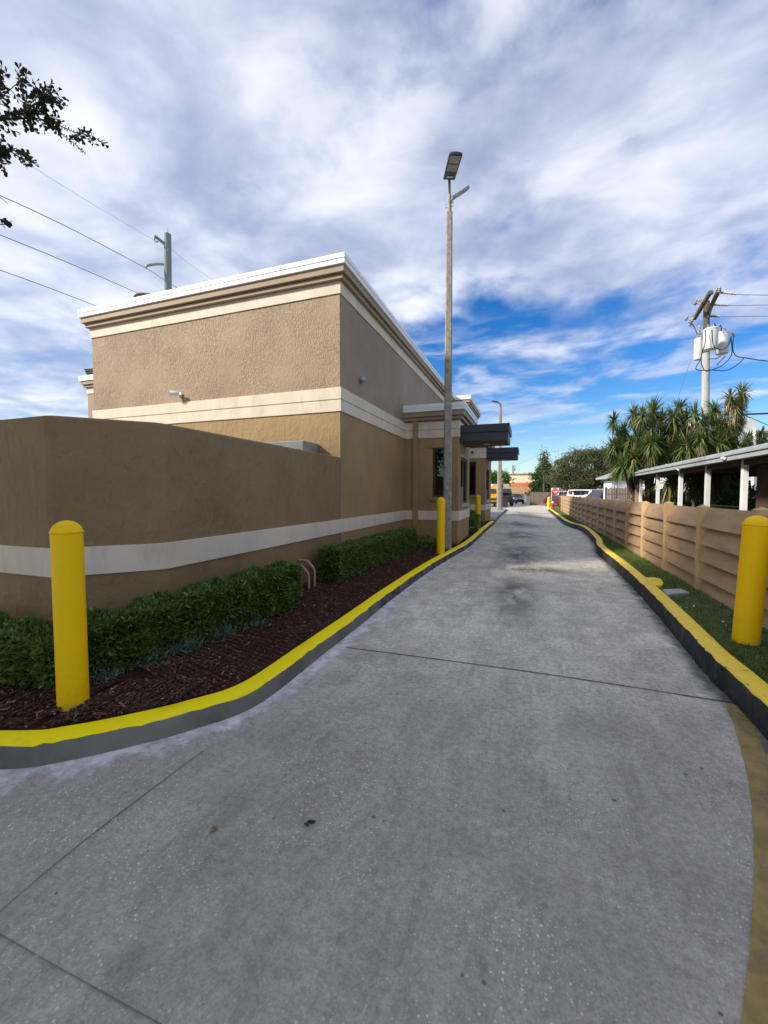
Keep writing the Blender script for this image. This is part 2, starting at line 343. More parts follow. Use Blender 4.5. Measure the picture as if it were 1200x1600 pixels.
dk = M(nt, 'MULTIPLY', M(nt, 'LESS_THAN', vo2.outputs['Distance'], M(nt, 'MULTIPLY', vs2.outputs[0], .14)), M(nt, 'GREATER_THAN', vs2.outputs[1], .72))
c = MIX(nt, M(nt, 'MULTIPLY', dk, .7), c, (.07, .07, .07))
# oil drips under where cars wait, in the middle of the lane
def blob(cx_, cy_, rx, ry):
    dx = M(nt, 'DIVIDE', M(nt, 'SUBTRACT', sp.outputs[0], cx_), rx); dy = M(nt, 'DIVIDE', M(nt, 'SUBTRACT', sp.outputs[1], cy_), ry)
    r2 = M(nt, 'ADD', M(nt, 'MULTIPLY', dx, dx), M(nt, 'MULTIPLY', dy, dy)); return M(nt, 'EXPONENT', M(nt, 'MULTIPLY', r2, -1))
st = None
for q in ((-.20, 6.5, .30, 1.3), (-.25, 10.6, .5, 1.6), (-.3, 14.6, .6, 1.2), (-.35, 19, .7, 1.5), (.05, 8.6, .9, .35), (-1.2, .9, .05, .06), (-.3, 28, 1.2, 3)):
    x_ = blob(*q); st = x_ if st is None else M(nt, 'MAXIMUM', st, x_)
st = M(nt, 'MULTIPLY', st, SM(nt, NOISE(nt, MAPV(nt, o, scale=(1, .6, 1)), 2.2, 7, .7), .30, .56))
c = MIX(nt, M(nt, 'MULTIPLY', st, .95), c, (.075, .072, .07))
pk = M(nt, 'MULTIPLY', blob(-1.35, 7.0, .4, 1.0), SM(nt, NOISE(nt, MAPV(nt, o, scale=(1, 1, 1), rot=(0, 0, 1)), 7, 6, .7), .52, .62))
c = MIX(nt, M(nt, 'MULTIPLY', pk, .45), c, (.42, .13, .12))
wh = M(nt, 'MULTIPLY', blob(-1.15, 5.2, .55, .8), SM(nt, NOISE(nt, o, 5, 7, .7), .46, .62))
c = MIX(nt, M(nt, 'MULTIPLY', wh, .8), c, (.70, .69, .68))
setc(nt, b, c); b.inputs['Roughness'].default_value = .72; b.inputs['Specular IOR Level'].default_value = .35
bumpn(nt, b, M(nt, 'ADD', NOISE(nt, o, 45, 6, .7), M(nt, 'MULTIPLY', speck, .4)), .45, .004)
m_grout = pmat('joint_grout', (.06, .058, .055), .9, .4, 8)
m_mulch = pmat('mulch_soil', (.05, .022, .015), .95, .55, 22, 1.0, 30, spec=.1, bd=.03, dirt=((.085, .055, .04), 3, .6))
m_chip = leafmat('mulch_chip', (.115, .046, .029), (.042, .021, .016), (.22, .14, .09), .85, 0)
m_white_bit = leafmat('pale_litter', (.55, .52, .46), (.30, .27, .22), None, .8, 0)
m_soil = pmat('verge_soil', (.055, .075, .022), .95, .5, 5, .8, 30, bd=.02, dirt=((.14, .11, .085), 1.1, .75))
m_grass = leafmat('grass_blade', (.09, .175, .028), (.19, .28, .055), (.30, .26, .11), .6, .3)
m_hedge = leafmat('hedge_leaf', (.05, .10, .020), (.135, .215, .040), (.24, .31, .07), .45, .3)
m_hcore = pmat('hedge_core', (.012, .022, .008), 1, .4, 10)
m_blue = leafmat('blue_grass_leaf', (.07, .13, .09), (.14, .20, .14), None, .5, .2)
m_twig = pmat('twig', (.09, .065, .045), .9, .3, 9)
m_bark = pmat('bark', (.13, .10, .075), .95, .4, 6, .9, 14, bd=.03)
m_oak = leafmat('overhead_leaf', (.022, .034, .014), (.05, .075, .025), (.06, .035, .025), .45, .22)
m_tree1 = leafmat('crown_bright_green', (.07, .15, .03), (.12, .23, .045), None, .55, .25)
m_tree2 = leafmat('crown_deep_green', (.03, .075, .02), (.06, .13, .03), None, .55, .2)
m_tree3 = leafmat('crown_grey_green', (.07, .09, .035), (.14, .155, .07), (.15, .12, .07), .6, .2)
m_yuc = leafmat('yucca_leaf', (.065, .115, .032), (.16, .22, .06), (.32, .26, .11), .42, .3)
m_dead = leafmat('dead_leaf', (.28, .19, .10), (.45, .34, .20), (.12, .08, .05), .8, .15)
m_fence = pmat('fence_boards_tan', (.37, .24, .135), .7, .15, 1.5, .25, 20, stretch=(1, 1, 4), dirt=((.17, .12, .08), 2.2, .55))
m_fpost = pmat('fence_post_tan', (.53, .355, .18), .7, .12, 3, .3, 30, dirt=((.24, .17, .10), 2, .4))
def perobj(m, k):
    nt = m.node_tree; b = nt.nodes['Principled BSDF']; src = b.inputs['Base Color'].links[0].from_socket; r_ = N(nt, 'ShaderNodeObjectInfo').outputs['Random']
    v = M(nt, 'ADD', M(nt, 'MULTIPLY', r_, 2 * k), 1 - k); cc_ = N(nt, 'ShaderNodeCombineColor'); L(nt, v, cc_.inputs[0]); L(nt, v, cc_.inputs[1]); L(nt, M(nt, 'MULTIPLY', v, .985), cc_.inputs[2]); setc(nt, b, MIX(nt, 1.0, src, cc_.outputs[0], 'MULTIPLY'))
perobj(m_fence, .10); perobj(m_fpost, .12)
m_lampc = pmat('lamp_post_concrete', (.30, .275, .225), .9, .25, 14, .6, 60, stretch=(1, 1, .6), dirt=((.13, .12, .10), 6, .55))
m_wood = pmat('weathered_wood', (.11, .08, .055), .9, .3, 3, .5, 20, stretch=(4, 4, .5))
m_pole = pmat('pole_grey', (.40, .40, .38), .85, .12, 2, .3, 30, stretch=(3, 3, .4), dirt=((.2, .22, .2), 2, .4))
m_poleg = pmat('pole_green_grey', (.21, .25, .24), .85, .25, 2, .4, 30, stretch=(6, 6, .3))
m_can = pmat('transformer_grey', (.62, .64, .62), .4, .06, 3, dirt=((.3, .25, .2), 4, .3))
m_wire = pmat('wire_black', (.02, .02, .022), .5, .1)
m_cer = pmat('insulator', (.35, .33, .33), .3, .3, 10)
m_white = pmat('white_paint', (.75, .76, .75), .5, .05, 2, dirt=((.5, .5, .48), 3, .3))
m_roofg = pmat('patio_roof_grey', (.26, .27, .27), .6, .15, 2, .1, 20, dirt=((.13, .13, .13), 1.5, .5))
m_gutter = pmat('gutter_grey', (.34, .36, .37), .5, .12, 3, dirt=((.18, .18, .18), 2, .5))
m_hbrown = pmat('house_wall_brown', (.10, .05, .04), .8, .2, 2)
m_soffit = pmat('soffit_brown', (.10, .055, .04), .8, .2)
m_led = pmat('lamp_housing', (.045, .042, .045), .4, .2)
m_lens = pmat('lamp_lens', (.20, .195, .15), .25, .1, 30)
m_alu = pmat('aluminium_grey', (.33, .34, .36), .4, .1, metal=.3)
m_red = pmat('sign_red', (.58, .02, .03), .45, .06)
m_wsign = pmat('sign_white', (.80, .80, .80), .45, .04)
m_hyd = pmat('hydrant_red', (.45, .03, .02), .45, .15)
m_tyre = pmat('tyre_rubber', (.02, .02, .021), .85, .2)
m_rim = pmat('wheel_rim', (.4, .4, .42), .35, .1, metal=.7)
m_cglass = pmat('car_glass', (.02, .024, .028), .08, .1, spec=.8)
m_lampw = pmat('headlight', (.7, .7, .68), .15, .05)
m_lampr = pmat('tail_light', (.4, .01, .01), .2, .05)
m_plum = pmat('pipe_tan', (.36, .24, .16), .5, .12)
m_apart = pmat('apartment_white', (.72, .72, .70), .8, .04, .4)
m_beige = pmat('far_wall_cream', (.78, .62, .45), .8, .05, .5)
m_orange = pmat('far_wall_orange', (.66, .16, .08), .7, .05)
m_tanp = pmat('far_wall_tan', (.42, .27, .15), .8, .10, 1, stretch=(3, 3, 1))
m_bfence = pmat('board_fence_brown', (.13, .09, .075), .9, .2, 2, .4, 8, stretch=(6, 6, .5))
m_tfence = pmat('board_fence_tan', (.30, .20, .15), .9, .12, 2, .3, 8, stretch=(6, 6, .5))
m_asph = pmat('far_ground', (.14, .14, .12), .95, .3, .2)
m_dirt = pmat('yard_ground', (.12, .12, .06), .95, .4, .8, .3, 6)

# ------------------------------------------------------------------ ground
def sheet(name, xs, ys, zf, mat):
    mb = MB(); n = len(xs)
    for y in ys:
        for x in xs: mb.v.append((x, y, zf(x, y)))
    for j in range(len(ys) - 1):
        for i in range(n - 1): mb.f.append((j*n+i, j*n+i+1, (j+1)*n+i+1, (j+1)*n+i)); mb.m.append(0)
    o_ = mb.build(name, mat, kind='structure', smooth=True); return o_
sheet('ground', [-700, -60, 60, 700], [-300, -20, 90, 1200], lambda x, y: -.06, m_asph)
xs = [-14 + .5 * i for i in range(50)]; ys = [-9 + .5 * i for i in range(180)]
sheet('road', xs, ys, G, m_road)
# ---- kerbs
def crom(pts, step=.05):
    out = []; P_ = [pts[0] * 2 - pts[1]] + pts + [pts[-1] * 2 - pts[-2]]
    for i in range(1, len(P_) - 2):
        p0, p1, p2, p3 = P_[i-1:i+3]; n = max(2, int((p2 - p1).length / step))
        for k in range(n):
            t = k / n; out.append(.5 * ((2*p1) + (p2-p0)*t + (2*p0-5*p1+4*p2-p3)*t*t + (3*p1-p0-3*p2+p3)*t*t*t))
    out.append(pts[-1]); return out
def v2(p): return Vector((p.x, p.y))
def smooth_path(pix, dz, pre=(), post=(), step=.06):
    pts = [Vector(p) for p in pre] + [v2(PG(x, y, dz)) for x, y in pix] + [Vector(p) for p in post]
    return crom(pts, step)
def normals(pl, side):
    out = []
    for i in range(len(pl)):
        d = (pl[min(i+1, len(pl)-1)] - pl[max(i-1, 0)]).normalized(); out.append(Vector((d.y, -d.x)) * side)
    return out
def kerb(pl, side, hgt, wid, paint, face, label, lean=.02, y_end=None):
    """side=+1: bed lies to the left-hand normal used; pl is the top front arris"""
    nr = normals(pl, side)      # towards the bed
    rows = []; 
    for i, (p, n) in enumerate(zip(pl, nr)):
        j = rng.normal(0, .0035); g = G(p.x, p.y); pr = max(0, .014 + .003 * math.sin(i * .23) + .003 * math.sin(i * .71 + 1) + rng.normal(0, .003))
        q = lambda dn, z: (p.x + n.x * dn, p.y + n.y * dn, g + z)
        rows.append([q(-lean - .003 + j, -.03), q(-lean * .6 + j, hgt * .45), q(-.004 + j, hgt - pr), q(.004 + j, hgt - .008), q(.016 + j, hgt), q(wid - .012, hgt + .001), q(wid + j, hgt - .012), q(wid, hgt - .12)])
    mb = MB(); m = len(rows[0])
    for r_ in rows: mb.v += r_
    for i in range(len(rows) - 1):
        for k in range(m - 1):
            a_ = i*m+k; q_ = (a_, a_+1, a_+m+1, a_+m) if side > 0 else (a_, a_+m, a_+m+1, a_+1)
            mb.f.append(q_); mb.m.append(1 if k < 2 else 0)
    mb.f.append(tuple(range(m))); mb.m.append(1); e = (len(rows)-1)*m; mb.f.append(tuple(e+k for k in reversed(range(m)))); mb.m.append(1)
    o_ = mb.build('kerb', [paint, face], kind='structure', smooth=True); return o_
HL = .13
Lpix = [(0,1164),(100,1153),(200,1133),(300,1108),(400,1073),(493,1008),(560,960),(610,923),(660,889),(693,869),(733,847),(755,828),(772,814)]
q0 = v2(PG(0, 1164, HL)); q1 = v2(PG(200, 1133, HL)); dl_ = (q0 - q1).normalized(); dl_ = Vector((dl_.x, dl_.y * .4)).normalized()
Lpl = smooth_path(Lpix, HL, pre=[q0 + dl_ * 2.6, q0 + dl_ * 1.0])
kerb(Lpl, -1, HL, .15, m_yelk, m_kgrey, '')
HR = .20
Rpix = [(1200,1101),(1142,1047),(1104,1014),(1054,961),(1005,912),(967,878),(935,852),(929,838),(910,822),(885,814),(868,802),(857,794)]
p_near = v2(PG(1200, 1101, HR)); p_n2 = v2(PG(1142, 1047, HR)); dn = (p_near - p_n2).normalized()
Rpl = smooth_path(Rpix, HR, pre=[p_near + dn * 3.2, p_near + dn * 1.2])
kerb(Rpl, 1, HR, .15, m_yelkr, m_kblk, '')
# plain kerb of the far island after the bays
isl = [v2(PG(x, y, .13)) for x, y in ((773, 813), (779, 806), (788, 798), (791, 794.5))]
Ipl = crom([*isl, isl[-1] + Vector((-.6, 1.6)), isl[-1] + Vector((-4, 2.2))], .2)
kerb(Ipl, -1, .13, .15, m_conc, m_kgrey, '')
ipoly = [(p.x - .08, p.y) for p in Ipl] + [(-8, Ipl[-1].y), (-8, 20.5)]
def flatpoly(name, poly, z, mat, g=True):
    import mathutils
    from mathutils.geometry import tessellate_polygon
    vs = [Vector((x, y, 0)) for x, y in poly]; tr_ = tessellate_polygon([vs]); mb = MB()
    mb.v = [(x, y, z + (G(x, y) if g else 0)) for x, y in poly]
    for t in tr_: mb.f.append(tuple(t)); mb.m.append(0)
    me_ = mb.build(name, mat, kind='structure'); return me_
flatpoly('island_pavement', ipoly, .125, m_conc)
# ---- planting bed (mulch) left: rows between kerb back and the wall
def bedgrid(name, pl, side, off, xwall, zed, mat, nx=22, amp=.02):
    nr = normals(pl, side); mb = MB(); K = nx + 1; cnt = 0
    sub = pl[::2]; nrs = nr[::2]
    for p, n in zip(sub, nrs):
        a_ = p + n * off; b_ = Vector(xwall(a_))
        for k in range(K):
            t = k / nx; q = a_.lerp(b_, t); z = G(q.x, q.y) + zed(t) + (rng.normal(0, amp) * .35 + amp * math.sin(q.x * 7 + q.y * 3) * .4 if 0 < k < nx else 0)
            mb.v.append((q.x, q.y, z))
    for i in range(len(sub) - 1):
        for k in range(nx):
            a_ = i*K+k; mb.f.append((a_, a_+1, a_+K+1, a_+K) if side > 0 else (a_, a_+K, a_+K+1, a_+1)); mb.m.append(0)
    return mb.build(name, mat, kind='structure', smooth=True)
XW = -3.27
def wl(p):
    if p.y < 2.6 and p.x < -2.2: return (p.x - .1, 2.6)
    return (-3.5, min(max(p.y + .35, 2.6), 24))
bedgrid('mulch_bed', Lpl, -1, .135, wl, lambda t: .115 + .03 * t * (1 - t), m_mulch)
flatpoly('mulch_bed', [(-9, 1.5), (-3.15, 1.5), (-2.6, 1.9), (-3.2, 3.2), (-9, 3.2)], .07, m_mulch)
# ---- grass verge right
XF = 2.28
bedgrid('grass_verge', Rpl, 1, .14, lambda p: (max(3.3, p.x + 1.2), p.y + (p.x > 1.5) * .0), lambda t: .165, m_soil, 16, .012)
flatpoly('yard_ground', [(3.0, -2), (60, -2), (60, 60), (2.3, 60), (2.3, 37)], .03, m_dirt, False)
# ---- strips on the road: joints, stripe, overspray
def strip(name, pl, w0, w1, z, mat, jit=0):
    """ribbon from offset w0 to w1 on the left normal, with a UV running across"""
    nr = normals(pl, 1); mb = MB(); u = 0
    for i, (p, n) in enumerate(zip(pl, nr)):
        for wv in (w0, w1):
            q = p + n * (wv + rng.normal(0, jit)); mb.v.append((q.x, q.y, G(q.x, q.y) + z))
    for i in range(len(pl) - 1): mb.f.append((2*i, 2*i+1, 2*i+3, 2*i+2)); mb.m.append(0)
    o_ = mb.build(name, mat, kind='structure'); uvl = o_.data.uv_layers.new(name='uv')
    for po in o_.data.polygons:
        for li, vi in zip(po.loop_indices, po.vertices): uvl.data[li].uv = (vi // 2 * .06, vi % 2)
    return o_
def patchy(name, col, lo, hi, scale, edge, maxa=1.0):
    m, nt, b = newmat(name); tcn = N(nt, 'ShaderNodeTexCoord'); s_ = N(nt, 'ShaderNodeSeparateXYZ'); L(nt, tcn.outputs['UV'], s_.inputs[0])
    n_ = NOISE(nt, tcn.outputs['Object'], scale, 8, .72)
    v = s_.outputs[1]
    if edge == 'one': prof = M(nt, 'SUBTRACT', 1, v)
    else: prof = M(nt, 'MULTIPLY', 4, M(nt, 'MULTIPLY', v, M(nt, 'SUBTRACT', 1, v)))
    if edge == 'flat': prof = M(nt, 'MINIMUM', M(nt, 'MULTIPLY', prof, 3), 1)
    al = M(nt, 'MULTIPLY', SM(nt, M(nt, 'ADD', n_, M(nt, 'MULTIPLY', prof, .4)), lo, hi), maxa)
    al = M(nt, 'MULTIPLY', al, SM(nt, prof, 0, .15))
    c_ = MIX(nt, SM(nt, NOISE(nt, tcn.outputs['Object'], 9, 5, .6), .3, .7), tuple(x * .7 for x in col), tuple(min(1, x * 1.2) for x in col))
    setc(nt, b, c_); b.inputs['Roughness'].default_value = .7; t = N(nt, 'ShaderNodeBsdfTransparent'); mx = N(nt, 'ShaderNodeMixShader')
    L(nt, al, mx.inputs[0]); L(nt, t.outputs[0], mx.inputs[1]); L(nt, b.outputs[0], mx.inputs[2]); L(nt, mx.outputs[0], nt.nodes['Material Output'].inputs[0])
    return m
m_spray = patchy('paint_overspray', (.72, .71, .70), .58, .92, 5, 'one', .85)
m_grime = patchy('kerb_foot_grime', (.05, .05, .05), .60, .9, 7, 'one', .5)
m_stripe = patchy('old_yellow_stripe', (.34, .24, .07), .62, .95, 3.5, 'flat', .8)
m_stripe2 = patchy('old_brown_patch', (.20, .17, .11), .58, .85, 3.5, 'flat', .8)
m_joint = patchy('dark_joint', (.045, .043, .04), .45, .75, 3.5, 'flat', .95)  # plain dark colour of the concrete joints
m_joint2 = patchy('faint_joint', (.07, .068, .065), .60, 1.0, 2.5, 'flat', .6)
strip('paint_overspray', Lpl[:240], .02, .36, .004, m_spray)
strip('kerb_grime', [p for p in Rpl], -.02, -.20, .004, m_grime)
def road_line(pix, wd, mat, z=.005, name='joint'):
    pts = [v2(PG(x, y)) for x, y in pix]; pl = crom(pts, .12) if len(pts) > 2 else [pts[0].lerp(pts[1], i / 60) for i in range(61)]
    strip(name, pl, -wd / 2, wd / 2, z, mat, wd * .08)
road_line([(540,1012),(680,1030),(840,1052),(1000,1076),(1150,1100)], .013, m_joint)
road_line([(668,911),(820,922),(1002,938)], .014, m_joint2)
road_line([(720,866),(930,876)], .016, m_joint2)
road_line([(318,1174),(240,1232),(130,1316),(0,1425),(-120,1530)], .009, m_joint2)
road_line([(-60,1425),(0,1462),(120,1530),(245,1600),(330,1650)], .006, m_joint2)
stp = [v2(PG(x, y)) for x, y in ((1148,1102),(1168,1150),(1192,1230),(1204,1320),(1208,1420),(1206,1520),(1200,1620),(1190,1760))]
strip('painted_stripe', crom(stp, .06), -.062, .062, .006, m_stripe)

# ------------------------------------------------------------------ restaurant building
BX0, BX1, BY0, BY1 = -9.60, -3.27, 6.8, 22.0
bld = empty('restaurant_building', (-6, 14, 0), 'tan and brown stucco restaurant with cream bands, stepped cornice and two drive-through bays', 'building')
# wall halves below / above the middle band
mb = MB(); mb.box(BX0, BX1, BY0, BY1, -.1, 3.225); mb.build('wall', m_brown, bld, bevel=.012)
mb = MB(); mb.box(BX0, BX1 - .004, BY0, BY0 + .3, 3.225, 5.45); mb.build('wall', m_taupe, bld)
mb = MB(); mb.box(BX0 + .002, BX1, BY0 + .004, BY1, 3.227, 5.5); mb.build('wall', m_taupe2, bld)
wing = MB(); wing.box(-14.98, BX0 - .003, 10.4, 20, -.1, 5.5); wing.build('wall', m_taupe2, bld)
def band_rect(x0, x1, y0, y1, z0, z1, p):   # ring projecting p from a rectangular block
    return (x0 - p, x1 + p, y0 - p, y1 + p, z0, z1)
def cornice(x0, x1, y0, y1, zt, k=1.0, par=bld):
    mb = MB(); mb.box(*band_rect(x0, x1, y0, y1, zt - .20 * k, zt, .20 * k)); mb.box(*band_rect(x0, x1, y0, y1, zt - .105 * k, zt - .085 * k, .212 * k)); mb.build('coping', m_coping, par, bevel=.006)
    mb = MB(); mb.box(*band_rect(x0, x1, y0, y1, zt - .33 * k, zt - .202 * k, .16 * k)); mb.box(*band_rect(x0, x1, y0, y1, zt - .425 * k, zt - .345 * k, .10 * k)); mb.box(*band_rect(x0, x1, y0, y1, zt - .345 * k, zt - .33 * k, .07 * k))
    mb.build('cornice', m_cornice, par, bevel=.004)
def band(x0, x1, y0, y1, z0, z1, p=.022, split=True, par=bld):
    mb = MB()
    if split:
        zm = (z0 + z1) / 2; mb.box(*band_rect(x0, x1, y0, y1, z0, zm - .009, p)); mb.box(*band_rect(x0, x1, y0, y1, zm + .006, z1, p + .004)); mb.box(*band_rect(x0, x1, y0, y1, zm - .009, zm + .006, p * .4))
    else: mb.box(*band_rect(x0, x1, y0, y1, z0, z1, p))
    mb.build('band', m_trim, par, bevel=.004)
cornice(BX0, BX1, BY0, BY1, 5.70, .9)
band(BX0, BX1, BY0, BY1, 5.095, 5.312, .022, False)
band(BX0, BX1, BY0, BY1, 3.01, 3.44)
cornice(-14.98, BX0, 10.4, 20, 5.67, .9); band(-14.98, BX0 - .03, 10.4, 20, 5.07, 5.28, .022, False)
MB().box(BX1 + .0, BX1 + .018, 6.4, BY1 + .005, .80, 1.05).build('band', m_trim, bld, bevel=.003)
# projecting parapet block over bay two
MB().box(-3.5, -2.62, 17.9, 21.4, 3.6, 5.5).build('wall', m_taupe2, bld); cornice(-3.6, -2.62, 17.9, 21.4, 5.695, .9)
band(-3.6, -2.62, 17.9, 21.4, 5.095, 5.30, .022, False)
m_blackg = pmat('handle_dark', (.03, .03, .03), .4, .1)
def bay(y0, y1, xo, fw, sw, cy0, cy1, ctop, cx_out):
    f = MB(); t = .14
    wall_holes(f, 'y', y0, y0 + t, BX1 - .05, xo, -.1, 3.5, [fw])
    wall_holes(f, 'x', xo - t, xo - .001, y0 + t, y1 - t, -.1, 3.5, [sw])
    f.box(BX1 - .05, xo, y1 - t, y1, -.1, 3.5); f.box(BX1 - .05, xo - .002, y0 + .002, y1 - .002, 3.40, 3.52)
    f.build('wall', m_brown, bld, bevel=.006)
    cornice(BX1 - .1, xo, y0, y1, 3.88, .95); band(BX1 - .1, xo, y0, y1, 3.01, 3.44); band(BX1 - .1, xo, y0, y1, .80, 1.05, .018, False)
    # hollow room behind the glass
    r = MB(); r.box(BX1 - .02, BX1 + .02, y0 + t, y1 - t, .3, 3.4); r.box(BX1, xo - t, y0 + t, y1 - t, .3, .34); r.box(BX1 + .02, xo - t - .02, y1 - t - .03, y1 - t - .005, .3, 3.4); r.build('interior', m_inside, bld)
    c_ = MB(); c_.box(BX1 + .25, xo - t - .12, y0 + .5, y1 - .5, .9, 1.28); c_.box(BX1 + .35, xo - .5, y0 + .9, y0 + 1.3, 1.28, 1.62); c_.build('counter', m_inlight, bld)
    # front window
    for (ax, h) in (('y', fw), ('x', sw)):
        fr_ = MB(); a0, a1, z0, z1 = h; e = .05
        def bb(u0, u1, za, zb, d0, d1, tgt):
            if ax == 'y': tgt.box(u0, u1, y0 + d0, y0 + d1, za, zb)
            else: tgt.box(xo - d1, xo - d0, u0, u1, za, zb)
        for q in ((a0, a0 + e, z0, z1), (a1 - e, a1, z0, z1), (a0 + e, a1 - e, z0, z0 + e), (a0 + e, a1 - e, z1 - e, z1)): bb(*q, .04, .10, fr_)
        if ax == 'x': bb((a0 + a1) / 2 - .025, (a0 + a1) / 2 + .025, z0 + e, z1 - e, .035, .095, fr_)
        fo = fr_.build('window', m_frame, bld, bevel=.003)
        g_ = MB(); bb(a0 + e, a1 - e, z0 + e, z1 - e, .065, .073, g_); g_.build('pane', m_glass, fo)
        s_ = MB(); bb(a0 - .06, a1 + .06, z0 - .09, z0 - .001, -.045, .03, s_); 
        t_ = MB(); bb(a0 - .05, a1 + .05, z1 + .001, z1 + .06, -.02, .03, t_); t_.build('lintel', m_brown if ax == 'y' else m_alu, fo, bevel=.004)
        s_.build('sill', m_brown if ax == 'y' else m_alu, fo, bevel=.004)
        if ax == 'x': h_ = MB(); bb(a0 + .08, a0 + .14, z0 + .02, z0 + .45, -.03, .035, h_); h_.build('service_hatch_rail', m_alu, fo)
    # canopy
    k = MB(); k.box(xo + .002, cx_out, cy0, cy1, ctop - .20, ctop); k.box(xo + .004, cx_out - .035, cy0 + .035, cy1 - .035, ctop - .43, ctop - .2)
    co = k.build('canopy', m_dark, bld, bevel=.006)
    MB().box(xo + .01, cx_out - .08, cy0 + .08, cy1 - .08, ctop - .438, ctop - .431).build('soffit', m_soffit, co)
    MB().lathe(((xo + cx_out) / 2, (cy0 + cy1) / 2, ctop - .452), [(.0, 0), (.09, 0), (.10, .012)], 20).build('downlight', m_trim, co)
bay(10.87, 12.9, -1.80, (-2.50, -2.05, 1.42, 2.74), (11.26, 12.52, 1.24, 2.52), 10.98, 12.35, 3.32, -.53)
bay(17.7, 20.3, -1.80, (-2.50, -2.19, 1.44, 2.86), (18.1, 19.5, 1.24, 2.6), 17.72, 19.3, 3.42, -.50)
# downspout pilaster in the inside corner of bay one
MB().box(-3.03, -2.89, 10.79, 10.868, -.05, 3.60).build('downspout_cover', m_brown, bld, bevel=.01)
MB().box(-2.94, -2.86, 17.62, 17.698, -.05, 3.60).build('downspout_cover', m_brown, bld, bevel=.01)
# roof ventilator & things fixed on the building
rv = PD(232, 452, 14.5)
vent = empty('roof_ventilator', (rv.x, rv.y, 5.5), 'small dark domed ventilator just showing above the front parapet', 'roof vent')
MB().lathe((rv.x, rv.y, 5.5), [(.18, 0), (.18, rv.z - 5.86)], 16).build('pipe', m_galv, vent, smooth=True)
MB().lathe((rv.x, rv.y, rv.z - .39), [(.44, 0), (.46, .03), (.40, .09), (.25, .14), (.02, .16)], 20).build('hood', m_wood, vent, smooth=True)
def wall_lamp(c, out, label, mat1):
    out = Vector(out).normalized(); up = Vector((0, 0, 1)); sd_ = out.cross(up)
    e = empty('wall_lamp', c, label, 'wall lamp', 'wall lights on the restaurant')
    c = Vector(c)
    MB().lathe(c, [(.055, .0), (.055, .03), (.03, .04)], 20, out).build('mount', m_galv, e, smooth=True)
    MB().tube([c + out * .03, c + out * .10 - up * .01], .018, 8).build('arm', m_galv, e)
    return e, c, out, up, sd_
p = PY(283, 618, BY0)
e, c, out, up, sd_ = wall_lamp((p.x, BY0 - .001, p.z), (0, -1, 0), 'small pale bullet lamp on the sunlit textured front wall', m_white)
d_ = Vector((-1, -.35, .12)).normalized()
MB().lathe(c + out * .11 + Vector((.05, 0, 0)), [(.035, 0), (.05, .02), (.052, .12), (.06, .17), (.05, .172)], 20, d_).build('lamp_head', m_white, e, smooth=True)
p = PX(563, 594, BX1)
e, c, out, up, sd_ = wall_lamp((BX1 + .001, p.y, p.z), (1, 0, 0), 'round grey dome lamp on the shaded side wall near the corner', m_galv)
MB().lathe(c + out * .04 + up * .01, [(.0, -.05), (.05, -.045), (.075, -.01), (.075, .02), (.05, .06), (0.01, .075)], 20, (out * .5 - up)).build('lamp_head', m_alu, e, smooth=True)
# camera under bay two band
p = PY(738, 706, 17.6)
e = empty('security_camera', p, 'tiny dark camera on the cream band beside the far canopy', 'security camera')
MB().box(p.x - .04, p.x + .04, 17.62, 17.676, p.z - .04, p.z + .04).build('mount', m_led, e); MB().lathe((p.x, 17.62, p.z - .02), [(.04, 0), (.05, .05), (.03, .1)], 14, (.2, -1, -.3)).build('lens_housing', m_led, e, smooth=True)
# flood light on the wing's parapet
p = PD(135.5, 585, 15.2)
fl = empty('flood_light', (p.x, p.y, 5.67), 'dark flood light with three lamp rows on the far left parapet', 'flood light')
ax = Vector((1, .15, 0)).normalized(); nn = Vector((.1, -.85, -.5)).normalized(); uu = ax.cross(nn)
cc = Vector((p.x, p.y + .15, 5.99))
MB().obox(cc, ax, uu, nn, .40, .26, .06).build('housing', m_led, fl, bevel=.01)
l_ = MB(); [l_.obox(cc + nn * .034 + uu * k * .075, ax, uu, nn, .33, .045, .008) for k in (-1, 0, 1)]; l_.build('lamp_rows', m_lens, fl)
for s_ in (-1, 1): MB().beam((cc.x + s_ * .1, cc.y + .02, 5.66), (cc.x + s_ * .1, cc.y + .02, 5.88), .025, .02).build('bracket', m_galv, fl)
# screen wall in front (bin enclosure)
sw_ = empty('screen_wall', (-4, 3, 0), 'low dark brown stucco screen wall with a cream band, bending round the corner', 'wall')
path = [(-9.6, 2.33), (-3.90, 2.33), (-3.84, 2.345), (-3.30, 2.91), (-3.272, 2.99), (-3.272, 6.79)]; inner = [(-3.50, 6.79), (-3.50, 3.05), (-3.93, 2.56), (-9.6, 2.56)]
MB().prism(path + inner, -.1, 2.184).build('wall', m_wallb, sw_, bevel=.02)
def offs(pl, d):
    P2 = [Vector(p) for p in pl]; o_ = []
    for i, p in enumerate(P2):
        n_ = Vector((0, 0))
        for j in (i - 1, i):
            if 0 <= j < len(P2) - 1: dd = (P2[j+1] - P2[j]).normalized(); n_ += Vector((dd.y, -dd.x))
        n_.normalize(); o_.append(p + n_ * d)
    return o_
oo = offs(path, .017)
MB().prism([tuple(p) for p in oo] + [tuple(p) for p in reversed(offs(path, -.02))], .80, 1.05).build('band', m_trim, sw_, bevel=.003)
